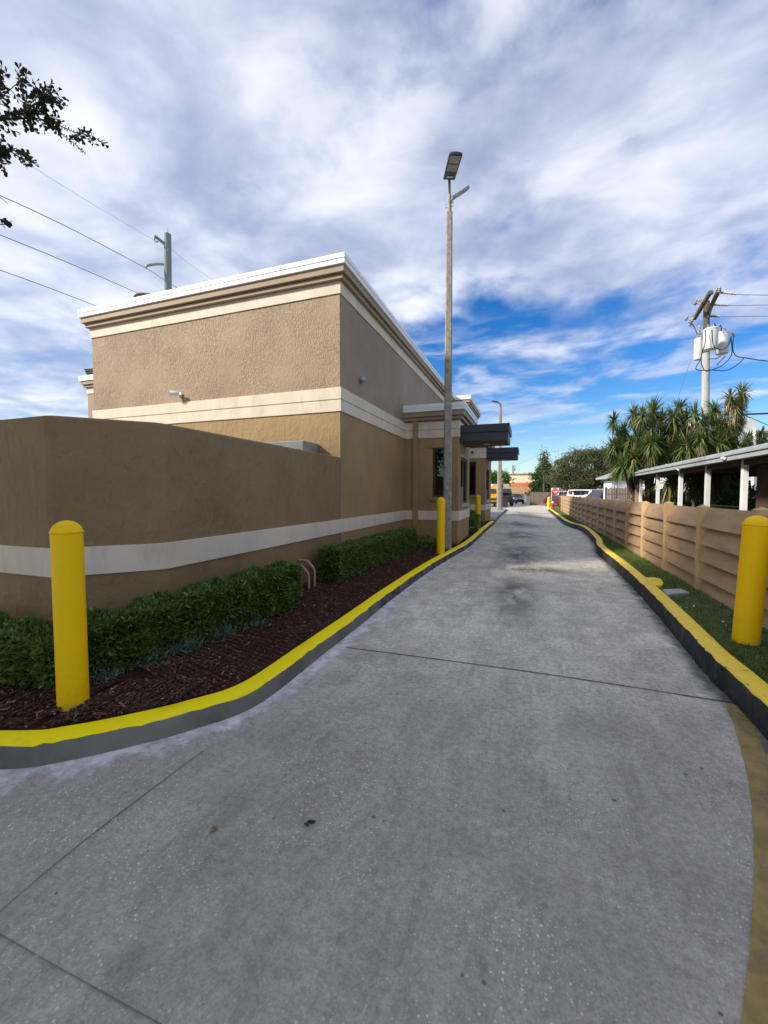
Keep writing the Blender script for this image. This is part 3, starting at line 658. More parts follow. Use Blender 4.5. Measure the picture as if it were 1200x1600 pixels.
# metal box behind the screen wall
p = PY(496, 693, 6.72); 
bx = empty('duct_box', (p.x, 6, 0), 'galvanised metal box behind the screen wall against the tan wall', 'metal box')
m_boxg = pmat('box_galvanised', (.28, .30, .31), .5, .15, 3, metal=.3)
MB().box(p.x - 1.25, p.x - .02, 6.25, 6.79, 1.95, p.z).build('housing', m_boxg, bx, bevel=.008); b_ = MB(); b_.box(p.x - 1.2, p.x - 1.1, 6.3, 6.7, 0, 1.95); b_.box(p.x - .2, p.x - .1, 6.3, 6.7, 0, 1.95); b_.build('stand', m_galv, bx)
# pipe pair
pp = PX(487, 890, -3.0)
pz = empty('pipe_pair', (-3.1, pp.y, .1), 'two tan water pipes bending from the wall into the bed between hedges', 'pipe')
for k, dy in enumerate((0, .13)):
    x0 = -3.02 + .02 * k; y0 = pp.y + dy - .05; zt = .37 + .05 * k
    MB().tube([(XW + .0, y0, zt + .1), (x0 - .15, y0, zt + .1), (x0 - .11, y0, zt + .09), (x0 - .02, y0, zt + .0), (x0, y0, zt - .05), (x0, y0, .06)], .018, 12).build('pipe', m_plum, pz, smooth=True)

# ------------------------------------------------------------------ bollards
def bollard(base, top_z, r, label, lean=(0, 0), broken=False):
    e = empty('bollard', base, label, 'bollard', 'yellow bollards')
    h = top_z - base.z; r0 = r; prof = [(r * .98, -.05), (r, .0), (r, h - r * .9)] + [(r * math.cos(t), h - r * .9 + r * .9 * math.sin(t)) for t in (.15, .35, .55, .8, 1.05, 1.3, 1.5)]
    ax_ = Vector((lean[0], lean[1], 1))
    MB().lathe(base, prof, 40, ax_).build('sleeve', m_yel, e, smooth=True)
    MB().lathe(base + ax_.normalized() * (h - r * .95), [(r + .0005, 0), (r + .004, .004), (r + .004, .012), (r + .0005, .016)], 40, ax_).build('rim', m_yel, e, smooth=True)
    return e
bd = .11
b0 = PG(115, 1103, bd); bollard(b0, 1.345, .088, 'yellow bollard at left in the mulch in front of the screen wall', (-.006, 0))
b1 = PG(1165, 1003, .17); bollard(b1, 1.325, .100, 'yellow bollard on the grass at the right edge beside the fence', tuple((PD(1184, 815, FW.dot(b1)) - b1).xy / (1.325 - b1.z)))
b2 = PG(688.5, 866, bd); bollard(b2, 1.44, .093, 'yellow bollard standing against the foot of the tall lamp post')
b3 = PD(747, 780, 14.2); b3.z = G(b3.x, b3.y) + .1; bollard(b3, 1.475, .09, 'yellow bollard behind the flowering bush between the two bays')
b4 = PG(857.5, 795, .17); bollard(b4, 1.22, .12, 'distant yellow bollard at the kerb end before the red and white sign')
# broken chips at the left bollard foot
# ------------------------------------------------------------------ lamp posts
def lamp_post(base, rb, rt, hc, label, heads):
    e = empty('lamp_post', base, label, 'lamp post', 'tall concrete lamp posts')
    c = base; n = 8
    def sq(r, z):
        ch = .28; pts = []
        for sx_, sy_ in ((1,1),(-1,1),(-1,-1),(1,-1)):
            a_ = (sx_*r, sy_*r*(1-ch)); b_ = (sx_*r*(1-ch), sy_*r); pts += [a_, b_] if sx_*sy_ > 0 else [b_, a_]
        t = R(12); return [(c.x + x*math.cos(t)-y*math.sin(t), c.y + x*math.sin(t)+y*math.cos(t), z) for x, y in pts]
    mb = MB(); zs = [c.z - .1] + [c.z + (hc - c.z) * k / 6 for k in range(1, 7)]
    for k, z in enumerate(zs): mb.v += sq(rb + (rt - rb) * k / 6, z)
    for k in range(6):
        for j in range(8): mb.f.append((k*8+j, k*8+(j+1)%8, (k+1)*8+(j+1)%8, (k+1)*8+j)); mb.m.append(0)
    mb.f.append(tuple(range(48, 56))); mb.m.append(0)
    mb.build('post', m_lampc, e, bevel=.006)
    MB().lathe((c.x, c.y, hc), [(rt * .75, 0), (rt * .7, .05), (rt * .62, .38), (rt * .55, .42)], 16).build('tenon', m_lampc, e, smooth=True)
    b_ = MB()
    for z in (hc + .14, hc + .22): b_.box(c.x - .10, c.x + .10, c.y - .012, c.y + .012, z, z + .02); 
    b_.build('clamp', m_galv, e)
    for (kd, a0, a1, wdt, nrm) in heads:
        a0 = Vector(a0); a1 = Vector(a1)
        d = (a1 - a0); dl = d.length; d.normalize(); nrm = Vector(nrm); nrm = (nrm - d * nrm.dot(d)).normalized(); s_ = d.cross(nrm)
        MB().tube([(c.x, c.y, hc + .3), (c.x, c.y, hc + .42), tuple(Vector((c.x, c.y, a0.z - .08)).lerp(a0, .3)), a0 + d * .03], .03, 10).build('arm', m_galv if kd else m_led, e, smooth=True)
        hd = MB(); mid = (a0 + a1) / 2; n_ = 10; poly = []
        for k in range(n_ + 1):
            t = -math.pi / 2 + math.pi * k / n_
            poly.append(mid + d * (dl / 2 - .05 + .05 * math.cos(t)) + s_ * (wdt / 2) * math.sin(t) - nrm * .0)
        poly += [a0 + s_ * wdt / 2 * .92, a0 - s_ * wdt / 2 * .92]
        hd.extr([p_ + nrm * .02 for p_ in poly], -nrm * .055); ho = hd.build('lamp_head', m_led if not kd else m_alu, e, bevel=.008)
        ls = MB()
        for q0, q1 in ((.36, .62), (.66, .93)): ls.obox(a0 + d * dl * (q0 + q1) / 2 + nrm * .024, d, s_, nrm, dl * (q1 - q0), wdt * .78, .008)
        ls.build('lens', m_lens, ho)
        ls = MB(); ls.obox(a0 + d * dl * .14 + nrm * .026, d, s_, nrm, dl * .07, wdt * .5, .014); ls.build('sensor_plate', m_alu, ho)
    return e
lb = PG(698.5, 858, .11)
d0 = FW.dot(lb)
ztop = PD(700.5, 333, d0).z
h1a = PD(701.5, 280, d0 - .02); h1b = PD(713, 241, d0 - .75); h1b.z = h1a.z + .02
h1b = Vector(h1b); 
h2a = PD(706, 311, d0 - .05); h2b = PD(733, 293, d0 - .10)
lamp_post(lb, .104, .074, ztop, 'tall weathered concrete lamp post with two lamp heads beside the near bay',
          [(0, h1a, h1b, .30, (0, 0, -1)), (1, h2a, h2b, .24, (.0, .32, -.9))])
lb2 = PG(780, 797.5, .125); d2 = FW.dot(lb2)
f0 = PD(778, 629, d2); f1 = PD(768, 627, d2 - .1)
lamp_post(lb2, .16, .10, PD(780, 640, d2).z, 'distant lamp post with one small head beyond the far canopy', [(0, f0, f1, .3, (0, 0, -1))])

# ------------------------------------------------------------------ louvred fence
fe = empty('louvred_fence', (XF, 3.8, 0), 'long tan fence of slanted louvre boards between square posts on the verge', 'fence')
ZT = 1.335; NP = 21; SP = 1.53; Y0 = 3.83
for k in range(-2, NP):
    y = Y0 + SP * k; w2 = .062; rr = .012 * math.sin(k * 2.7)
    mb = MB(); mb.box(XF - w2, XF + w2, y - w2, y + w2, -.05, ZT + .005 + rr); 
    mb.add([(XF-w2-.006,y-w2-.006,ZT+.004+rr),(XF+w2+.006,y-w2-.006,ZT+.004+rr),(XF+w2+.006,y+w2+.006,ZT+.004+rr),(XF-w2-.006,y+w2+.006,ZT+.004+rr),(XF,y,ZT+.04+rr)], [(3,2,1,0),(0,1,4),(1,2,4),(2,3,4),(3,0,4)])
    mb.build('post', m_fpost, fe, bevel=.006)
    if k < NP - 1:
        mb = MB(); hb = .232
        for s_ in range(5):
            zt = ZT - .015 - s_ * hb + rng.normal(0, .004); th = .02; z1 = zt - hb - .035
            dz0, dz1 = rng.normal(0, .004, 2)
            ya, yb = y + w2 + .002, y + SP - w2 - .002
            pts = lambda yy, dz: [(XF + .052, yy, zt + dz), (XF + .052 + th, yy, zt + dz - .006), (XF - .062 + th, yy, z1 + dz - .004), (XF - .062, yy, z1 + dz)]
            mb.add(pts(ya, dz0) + pts(yb, dz1), [(0,1,2,3), (7,6,5,4), (0,4,5,1), (1,5,6,2), (2,6,7,3), (3,7,4,0)])
        mb.build('louvre_panel', m_fence, fe, bevel=.003)

# ------------------------------------------------------------------ hedges
def foliage_box(name, path, width, hgt, zb, n, label, mat, group, leaf=(.045, .016), cat='hedge', ragged=.03, hs=(1, 1)):
    """clipped hedge following path (front line), built behind it"""
    pl = crom([Vector(p) for p in path], .1); nr = normals(pl, -1)
    c0 = pl[len(pl)//2]; e = empty(name, (c0.x, c0.y, zb), label, cat, group)
    cum = [0]
    for i in range(1, len(pl)): cum.append(cum[-1] + (pl[i] - pl[i-1]).length)
    def at(t, wv):
        s_ = t * cum[-1]; i = min(max(0, int(np.searchsorted(cum, s_) - 1)), len(pl) - 2); f_ = (s_ - cum[i]) / (cum[i+1] - cum[i] + 1e-9)
        q = pl[i].lerp(pl[i+1], f_) + nr[i].lerp(nr[i+1], f_) * wv; return q, nr[i]
    core = MB(); K = 5
    for i in range(13):
        t = .02 + .96 * i / 12
        for wv, z in ((.04, .1), (.035, hgt * .93), (width * .5, hgt * .96), (width - .04, hgt * .93), (width - .04, .1)):
            q, _ = at(t, wv); core.v.append((q.x, q.y, zb + z * (hs[0] + (hs[1] - hs[0]) * t) + G(q.x, q.y)))
    for i in range(12):
        for k in range(K - 1): a_ = i*K+k; core.f.append((a_, a_+1, a_+K+1, a_+K)); core.m.append(0)
    core.f += [tuple(range(5)), tuple(60 + k for k in reversed(range(5)))]; core.m += [0, 0]
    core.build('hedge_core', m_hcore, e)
    P_ = np.zeros((n, 3)); Nn = np.zeros((n, 3)); ln = cum[-1]
    areas = np.array([ln * hgt, ln * width, width * hgt, width * hgt]); pr = areas / areas.sum(); fc = rng.choice(4, n, p=pr)
    for i in range(n):
        u, v = rng.random(2); k = fc[i]; dep = abs(rng.normal(0, .022))
        if k == 0: t, wv, z = u, dep, (v ** .85) * hgt
        elif k == 1: t, wv, z = u, v * width, hgt - dep
        elif k == 2: t, wv, z = 0 + dep / ln, u * width, v * hgt
        else: t, wv, z = 1 - dep / ln, u * width, v * hgt
        q, n_ = at(t, wv); z *= hs[0] + (hs[1] - hs[0]) * t
        bumpz = ragged * (math.sin(q.x * 13 + q.y * 9) * .5 + math.sin(q.y * 23 + z * 11) * .35)
        d1 = pl[-1] - pl[-2]
        nn_ = {0: (-n_.x, -n_.y, .3), 1: (0, 0, 1), 2: (-(pl[1]-pl[0]).x * 9, -(pl[1]-pl[0]).y * 9, .2), 3: (d1.x * 9, d1.y * 9, .2)}[int(k)]
        P_[i] = (q.x - n_.x * bumpz * (k == 0), q.y - n_.y * bumpz * (k == 0), zb + G(q.x, q.y) + z + bumpz * (k == 1) + .02); Nn[i] = nn_
    lv = leaves(P_, unit(Nn), leaf[0], leaf[1], .75, .15)
    quads('foliage', lv, 6, mat, e, LF); 
    st = MB()
    for i in range(int(ln * 6)):
        t = (i + .5) / (ln * 6); q, _ = at(min(t, .98), width * (.3 + .4 * random.random())); z0 = zb + G(q.x, q.y) - .03
        for _k in range(2): st.tube([(q.x, q.y, z0), (q.x + rng.normal(0, .05), q.y + rng.normal(0, .05), z0 + .22)], .006, 5)
    st.build('stems', m_twig, e, kind='stuff')
    return e
gh = 'clipped hedges along the restaurant'
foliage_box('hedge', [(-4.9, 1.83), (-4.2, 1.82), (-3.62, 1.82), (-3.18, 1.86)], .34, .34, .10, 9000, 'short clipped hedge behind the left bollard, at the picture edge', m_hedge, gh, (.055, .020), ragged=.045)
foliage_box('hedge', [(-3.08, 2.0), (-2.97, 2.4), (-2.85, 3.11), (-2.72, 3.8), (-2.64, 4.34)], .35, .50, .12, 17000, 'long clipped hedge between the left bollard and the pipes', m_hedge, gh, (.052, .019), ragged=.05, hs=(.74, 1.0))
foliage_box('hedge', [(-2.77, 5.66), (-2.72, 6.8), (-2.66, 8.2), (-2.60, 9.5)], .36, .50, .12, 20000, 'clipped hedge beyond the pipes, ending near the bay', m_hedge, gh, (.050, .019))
def bush(name, c, r, n, label, mat, leaf, cat='bush', flowers=0, group=None, jit=.8):
    e = empty(name, c, label, cat, group); c = np.array(c); st = MB()
    for k in range(9):
        a_ = rng.uniform(0, 6.28); st.tube([tuple(c), (c[0] + math.cos(a_) * r[0] * .5, c[1] + math.sin(a_) * r[1] * .5, c[2] + r[2] * 1.3)], [.01, .004], 5)
    st.build('stems', m_twig, e, kind='stuff')
    d = unit(rng.normal(0, 1, (n, 3))); rad = rng.uniform(.35, 1, (n, 1)) ** .45; clump = 1 + .22 * np.sin(d[:, :1] * 5 + d[:, 1:2] * 7 + c[0] * 3) * np.cos(d[:, 2:] * 6)
    P_ = c + np.array([0, 0, r[2]]) + d * rad * np.array(r) * clump; P_[:, 2] = np.maximum(P_[:, 2], c[2] + .02)
    quads('foliage', leaves(P_, d, leaf[0], leaf[1], jit, .3), 6, mat, e, LF)
    if flowers:
        d = unit(rng.normal(0, 1, (flowers, 3))); P_ = c + np.array([0, 0, r[2]]) + d * np.array(r) * 1.02
        q = MB()
        for p_ in P_: q.lathe(tuple(p_), [(.0, 0), (.022, .01), (.0, .02)], 6, (0, 0, 1))
        q.build('blossom', m_wsign, e)
    return e
bc = PG(667, 859, .1); bush('low_shrub', (bc.x - .1, bc.y + .1, bc.z), (.28, .4, .16), 900, 'low loose shrub trailing from the second hedge towards the lamp post', m_hedge, (.07, .02))
bc = Vector((-2.0, 14.0, .22)); bush('flowering_bush', tuple(bc), (.42, .9, .33), 2600, 'leafy bush with tiny pale blossoms between the two bays', m_tree1, (.08, .04), flowers=40)
bush('low_shrub', (-2.3, 15.9, .25), (.4, .9, .3), 1200, 'darker shrub behind the flowering bush beside the far bay', m_hedge, (.08, .03))
# blue-green tufts at the hedge foot
def tuft(c, r, n, label):
    e = empty('grass_tuft', c, label, 'plant', 'blue-green tufts at the hedge foot'); c = np.array(c)
    P_ = np.tile(c, (n, 1)) + rng.normal(0, r * .45, (n, 3)) * np.array([1, 1, .3]); P_[:, 2] = c[2] + abs(P_[:, 2] - c[2])
    d = unit(np.stack([rng.normal(0, 1, n), rng.normal(0, 1, n), rng.uniform(.3, 1.4, n)], 1))
    quads('leaves', leaves(P_, d, r * .55, .008, .5, .1), 6, m_blue, e, LF)
for (px, py, r, n, lab) in ((170, 1062, .13, 180, 'small blue-green tuft just right of the left bollard foot'), (238, 1036, .15, 260, 'blue-green tuft at the hedge foot by a bare patch of stems'),
                         (288, 1018, .16, 320, 'second blue-green tuft along the long hedge foot'), (345, 996, .17, 380, 'blue-green tuft under the middle of the long hedge'), (395, 978, .15, 260, 'blue-green tuft nearest the pipes under the long hedge')):
    p_ = PG(px, py, .12); tuft((p_.x - .03, p_.y, p_.z + .01), r, n, lab)
p_ = PG(32 + 12, 1080, .11)
e = empty('broad_leaf_weed', p_, 'small broad-leaved weed left of the left bollard foot', 'weed'); quads('leaves', leaves(np.tile(np.array(p_), (5, 1)), np.array([[.3, -.6, .9], [-.5, -.4, .8], [.6, -.1, .7], [-.2, -.8, .5], [0, .2, 1]]), .09, .05, .1), 6, m_tree2, e, LF)
# ---- mulch chips & litter
def chips(n, name, mat, sz, flat, region='L'):
    pl = Lpl; nr = normals(pl, -1); V = []
    idx = rng.integers(6, len(pl) - 6, n)
    dist = rng.random(n)
    P_ = np.zeros((n, 3))
    for k, (i, t) in enumerate(zip(idx, dist)):
        p_ = pl[i] + nr[i] * .17; q = p_.lerp(Vector(wl(p_)), t * (.85 if p_.y > 3 else .6)); P_[k] = (q.x, q.y, G(q.x, q.y) + .115 + .03 * t * (1 - t) + rng.uniform(.008, .028))
    k = n; d = unit(rng.normal(0, 1, (k, 3)) * np.array([1, 1, flat])); s_ = unit(np.cross(d, np.array([0, 0, 1]) + rng.normal(0, .4, (k, 3))))
    l = sz[0] * rng.uniform(.4, 1.4, (k, 1)); w_ = sz[1] * rng.uniform(.5, 1.5, (k, 1)); u_ = np.cross(s_, d) * .004
    A = np.stack([P_ - d*l - s_*w_*.6, P_ + d*l - s_*w_, P_ + d*l*1.1 + s_*w_*.5, P_ - d*l*.9 + s_*w_, P_ - d*l - s_*w_*.6 + u_, P_ + d*l - s_*w_ + u_, P_ + d*l*1.1 + s_*w_*.5 + u_, P_ - d*l*.9 + s_*w_ + u_], 1)
    o_ = quads(name, A, 8, mat, None, [(0,3,2,1), (4,5,6,7), (0,1,5,4), (1,2,6,5), (2,3,7,6), (3,0,4,7)]); tag(o_, kind='stuff')
    return o_
o_ = chips(34000, 'mulch_chips', m_chip, (.014, .0036), .35); tag(o_, 'dark red-brown wood mulch chips over the planting bed', 'mulch')
o_ = chips(420, 'pale_litter', m_white_bit, (.008, .005), .3); tag(o_, 'scattered pale stones and leaf litter on the mulch', 'litter')
o_ = chips(1500, 'bark_pieces', m_chip, (.030, .009), .25); tag(o_, 'larger dark bark pieces lying on the mulch', 'bark')
# ---- grass
def grass():
    nr = normals(Rpl, 1); P_ = []
    n = 75000; k = 0
    ids = rng.integers(0, len(Rpl), n * 2)
    for i in ids:
        p_ = Rpl[i] + nr[i] * .16
        if p_.y > 9 and rng.random() < ss(p_.y, 9, 22) * .8: continue
        t = rng.random(); x = p_.x + (2.75 - p_.x) * t if p_.x < 2.7 else p_.x + .6 * t; y = p_.y + rng.uniform(-.05, .05)
        bare = math.sin(x * 2.3 + y * 1.7) + math.sin(x * 5.1 - y * 3.3) * .6
        bx_, by_ = x - 2.05, y - 5.6
        if bare > .9 and rng.random() < .6: continue
        if math.exp(-(bx_**2 / .12 + by_**2 / .6)) > rng.random() * 1.1: continue
        P_.append((x, y, .165 + G(x, y))); k += 1
        if k >= n: break
    P_ = np.array(P_); d = unit(np.stack([rng.normal(0, .6, k), rng.normal(0, .6, k), np.ones(k)], 1)); s_ = unit(np.cross(d, rng.normal(0, 1, (k, 3))))
    sc_ = 1 + np.clip((P_[:, 1:2] - 6) / 14, 0, 2); l = rng.uniform(.018, .050, (k, 1)); w_ = .0028 * sc_
    bend = rng.normal(0, .012, (k, 3)) * np.array([1, 1, 0])
    A = np.stack([P_ - s_ * w_, P_ + s_ * w_, P_ + d * l * .6 + s_ * w_ * .7 + bend * .4, P_ + d * l + bend, P_ + d * l * .6 - s_ * w_ * .7 + bend * .4], 1)
    o_ = quads('grass', A, 5, m_grass, None, [(0, 1, 2, 3, 4)]); tag(o_, 'short green lawn grass between the right kerb and the louvred fence', 'grass', kind='stuff')
grass()
n = 90; P_ = np.stack([rng.normal(2.0, .22, n), rng.normal(5.6, .8, n), np.full(n, .178)], 1)
o_ = quads('pale_litter', leaves(P_, np.tile([0, 0, .05], (n, 1)), .03, .018, .6), 6, m_white_bit, None, LF); tag(o_, 'pale dry leaf bits on the bare earth by the fence', 'litter', kind='stuff')
# kerb stub and slab in the grass
q = PG(1022, 918, HR); e = empty('kerb_stub', (q.x, q.y, 0), 'rounded yellow-topped stub of old kerb branching into the grass', 'kerb stub')
poly = [v2(PG(x, y, HR + .01)) for x, y in ((1006, 902), (1022, 901.5), (1033, 904), (1037, 910), (1034, 914), (1016, 913))]
MB().prism([tuple(p_) for p_ in poly], HR - .045, HR + .008).build('paint_cap', m_yelkr, e, bevel=.008); MB().prism([tuple(p_) for p_ in poly], .05, HR - .046).build('block', m_conc, e, bevel=.01)
poly = [v2(PG(x, y, HR)) for x, y in ((1036, 921), (1064, 920), (1078, 926), (1042, 929))]
o_ = MB().prism([tuple(p_) for p_ in poly], .05, HR + .005).build('concrete_slab', m_conc, None, bevel=.01); tag(o_, 'flat grey concrete slab lying in the grass by the kerb stub', 'slab')
# fallen leaves on the road
for (px, py, s_, m_, lab) in ((332, 1295, .02, m_dead, 'small orange-brown fallen leaf on the concrete'), (479, 1287, .018, m_led, 'small dark pebble-like leaf on the concrete, right of the brown one')):
    p_ = PG(px, py); o_ = quads('fallen_leaf', leaves(np.array([[p_.x, p_.y, p_.z + .008]] * 2), np.array([[1, .3, .1], [.6, -.8, .1]]), s_ * 2, s_ * 1.6, .1), 6, m_, None, LF); tag(o_, lab, 'leaf')

# ------------------------------------------------------------------ overhead tree left of the camera (its sprays hang into the picture)
def limb(mb, p, q, r0, r1, wob=.12, n=6, seg=6):
    p = Vector(p); q = Vector(q); pts = []
    for k in range(seg + 1):
        t = k / seg; s_ = (q - p).length * wob * math.sin(t * math.pi)
        pts.append(p.lerp(q, t) + Vector((rng.normal(0, .3), rng.normal(0, .3), rng.normal(.3, .2))) * s_ * .5)
    pts[0] = p; pts[-1] = q
    mb.tube(pts, [r0 + (r1 - r0) * k / seg for k in range(seg + 1)], n); return pts
oak = empty('shade_tree', (-8.2, -2.6, 0), 'tree at the left edge whose leafy sprays hang dark against the clouds', 'tree')
mb = MB(); limb(mb, (-7.5, -2.6, -.1), (-7.3, -2.4, 3.0), .24, .17, .05, 12); tips = []
for k in range(9):
    a_ = k * .7 + .2; r_ = rng.uniform(2.2, 3.8); q = (-7.3 + math.cos(a_) * r_, -2.4 + math.sin(a_) * r_ * .9, rng.uniform(4.6, 7.6)); limb(mb, (-7.3, -2.4, 2.9), q, .12, .03, .1, 8); tips.append(q)
sprays = []   # (pixel path, depth) of the sprays in view
def sp(pix, d0, d1): return [PD(x, y, d0 + (d1 - d0) * i / (len(pix) - 1)) for i, (x, y) in enumerate(pix)]
S1 = sp([(-160, 260), (-80, 210), (-20, 190), (30, 175), (60, 160), (72, 148)], 3.4, 3.5)
S2 = sp([(-20, 190), (25, 185), (60, 185), (90, 195), (118, 207), (147, 213)], 3.5, 3.6)
S3 = sp([(60, 185), (85, 198), (100, 212), (118, 226), (134, 240)], 3.5, 3.6)
S4 = sp([(-80, 210), (-30, 220), (0, 225), (18, 238), (38, 252)], 3.4, 3.45)
S5 = sp([(-40, 190), (-10, 165), (10, 145), (25, 132), (42, 122)], 3.4, 3.5)
S6 = sp([(-80, 290), (-30, 300), (0, 308), (12, 318)], 3.5, 3.5)
S7 = sp([(-80, 340), (-30, 345), (-2, 350), (12, 352)], 3.5, 3.5)
S8 = sp([(-20, 190), (-5, 130), (2, 118)], 3.4, 3.4)
S9 = sp([(25, 185), (45, 165), (60, 150), (75, 148)], 3.5, 3.4)
S10 = sp([(-30, 220), (-10, 240), (5, 250)], 3.4, 3.4)
main = Vector(tips[0]); limb(mb, (-7.3, -2.4, 3.4), S1[0], .07, .02, .06, 8, 10)
for s_, r0 in ((S1, .014), (S2, .009), (S3, .006), (S4, .009), (S5, .006), (S6, .006), (S7, .006), (S8, .006), (S9, .005), (S10, .006)): mb.tube(s_, [r0 * (1 - .75 * i / (len(s_) - 1)) for i in range(len(s_))], 6)
for s_ in (S6, S7): mb.tube([S1[0], s_[0]], [.01, .006], 6)
limb(mb, (-7.3, -2.4, 3.4), S1[0], .07, .02, .03, 8, 8)
mb.build('trunk', m_bark, oak, smooth=True)
lobes = [(np.array([-8.0, -1.6, 6.4]), np.array([4.6, 3.9, 3.0])), (np.array([-7.6, -5.2, 6.0]), np.array([4.2, 3.6, 3.0])), (np.array([-9.2, .8, 8.4]), np.array([2.3, 1.6, 2.2]))]  # crown lobes out of view, shaped to shade the lane and screen wall
V = []; cl = []
while len(cl) < 430:
    C_, Rr = lobes[rng.choice(3, p=[.56, .44, .0])]; d = rng.normal(0, 1, 3); d /= np.linalg.norm(d); cl.append(C_ + d * Rr * rng.uniform(.15, 1) ** .5)
for c_ in cl: V.append(c_ + rng.normal(0, .42, (62, 3)))
V = np.concatenate(V)
keep = [i for i, v in enumerate(V) if (lambda t: not (t[2] > 0 and t[0] > -30 - 300 / max(t[2], .3)))(topix(v)) and v[2] > 2.6]
V = V[keep]
quads('foliage', leaves(V, rng.normal(0, 1, V.shape), .22, .12, .5), 6, m_oak, oak, LF)
def obov(P_, d, ln, wd):
    k = len(P_); s_ = unit(np.cross(d, rng.normal(0, 1, (k, 3)))); l = ln * rng.uniform(.75, 1.2, (k, 1)); w_ = wd * rng.uniform(.8, 1.2, (k, 1)) / 2; n_ = np.cross(s_, d) * w_ * .3
    return np.stack([P_, P_ + d*l*.4 + s_*w_*.6 + n_, P_ + d*l*.75 + s_*w_ + n_, P_ + d*l*.97 + s_*w_*.5, P_ + d*l*.97 - s_*w_*.5, P_ + d*l*.75 - s_*w_ + n_, P_ + d*l*.4 - s_*w_*.6 + n_], 1)
PP = []; DD = []; LS = []
tw_ = MB()
def spray(path, n, spread, t0=0.):
    if spread < .01:
        for k_ in range(n):
            f_ = (k_ + .5) / n * (len(path) - 1); i = min(int(f_), len(path) - 2); q = path[i].lerp(path[i+1], f_ - i); ax_ = (path[i+1] - path[i]).normalized(); sd2 = ax_.cross(Vector((.3, .8, .2))).normalized() * (1 if k_ % 2 else -1)
            LS.append(.5); PP.append(np.array(q)); DD.append(np.array((ax_ * .5 + sd2 + Vector(rng.normal(0, .25, 3))).normalized()))
        return
    for _ in range(max(3, n // 9)):
        t = t0 + (1 - t0) * rng.random(); f_ = t * (len(path) - 1); i = min(int(f_), len(path) - 2); q = path[i].lerp(path[i+1], f_ - i)
        ax_ = (path[i+1] - path[i]).normalized(); d_ = (ax_ * .5 + Vector(rng.normal(0, .7, 3))).normalized(); ln = spread * rng.uniform(.8, 2.4); e_ = q + d_ * ln; tw_.tube([q, e_], [.003, .0015], 4)
        for k_ in range(8):
            p_ = q.lerp(e_, .25 + .75 * k_ / 7); r_ = Vector(rng.normal(0, 1, 3)); r_ = (r_ - d_ * r_.dot(d_)).normalized()
            LS.append(1.0); PP.append(np.array(p_)); DD.append(np.array((d_ * (.4 + k_ * .12) + r_).normalized()))
spray(S1, 330, .070, .35); spray(S2, 240, .055, 0); spray(S2[3:], 26, .004); spray(S3, 60, .02); spray(S3[1:], 30, .004); spray(S4, 260, .06, .2); spray(S5, 110, .05); spray(S5[3:], 16, .004); spray(S6, 34, .018, .3); spray(S7, 34, .018, .3); spray(S8, 120, .05, .3); spray(S9, 110, .035); spray(S10, 130, .06)
quads('leafy_sprays', obov(np.array(PP), np.array(DD), .042 * np.array(LS)[:, None], .026 * np.array(LS)[:, None]), 7, m_oak, oak, [(0, 1, 2, 3, 4, 5, 6)]); tw_.build('twigs', m_bark, oak, kind='stuff')

# ------------------------------------------------------------------ generic broadleaf tree
def tree(name, base, hgt, crown, label, mat, n=6000, leaf=(.22, .12), trunk_r=.18, group=None, cat='tree', flat=0, nclump=70, cs=.5):
    """crown: list of (dx,dy,dz,rx,ry,rz) lobes"""
    base = Vector(base); e = empty(name, base, label, cat, group); mb = MB(); b_ = Vector(base)
    fork = b_ + Vector((0, 0, hgt * .35)); limb(mb, b_ - Vector((0, 0, .1)), fork, trunk_r, trunk_r * .75, .04, 10)
    cls = []; wts = np.array([c[3] * c[4] * c[5] for c in crown]) ** .8; wts /= wts.sum()
    for k in range(nclump):
        c = crown[rng.choice(len(crown), p=wts)]; d = unit(rng.normal(0, 1, 3)); rr = rng.uniform(.35, 1) ** .4
        cls.append(np.array([b_.x + c[0], b_.y + c[1], b_.z + c[2]]) + d * rr * np.array(c[3:6]))
    for q in cls[:16]: limb(mb, fork, q, trunk_r * .45, .02, .1, 6)
    mb.build('trunk', m_bark, e, smooth=True)
    V = []; Nn = []; ctr = np.array([b_.x, b_.y, b_.z + hgt * .5])
    for q in cls:
        k = n // nclump; s_ = rng.uniform(.6, 1.3) * cs; p_ = q + rng.normal(0, 1, (k, 3)) * np.array([s_, s_, s_ * .6]); V.append(p_); Nn.append(unit(p_ - ctr) + np.array([0, 0, .2]))
    V = np.concatenate(V); Nn = np.concatenate(Nn)
    if flat: V[:, 2] += 0
    V[:, 2] = np.maximum(V[:, 2], b_.z + .3)
    quads('crown', leaves(V, Nn, leaf[0], leaf[1], .8), 6, mat, e, LF); return e
def GP(px, d): p_ = PD(px, 771, d); return Vector((p_.x, p_.y, 0))
tb = GP(922, 53); S = lambda px0, d: 0
tree('spreading_tree', tb, 6.5, [(0, 0, 4.9, 4.2, 3, 2.1), (-2.6, 0, 3.4, 2.0, 2, 1.3), (4.2, 0, 5.6, 4.0, 3, 2.6), (1, 0, 3.0, 5.2, 3, 1.3)], 'wide spreading grey-green tree beyond the far end of the fence', m_tree3, 60000, (.26, .09), .3, nclump=240, cs=.5)
tb = GP(851, 62); tree('leafy_tree', tb, 6.6, [(0, 0, 3.2, 1.6, 1.5, 1.9), (.0, 0, 4.6, 1.0, 1, 1.1), (-.3, 0, 1.6, 1.7, 1.5, 1.2)], 'dense deep green tree with a vine-wrapped pole behind the brown board fence', m_tree2, 26000, (.26, .16), .2, nclump=110, cs=.36)
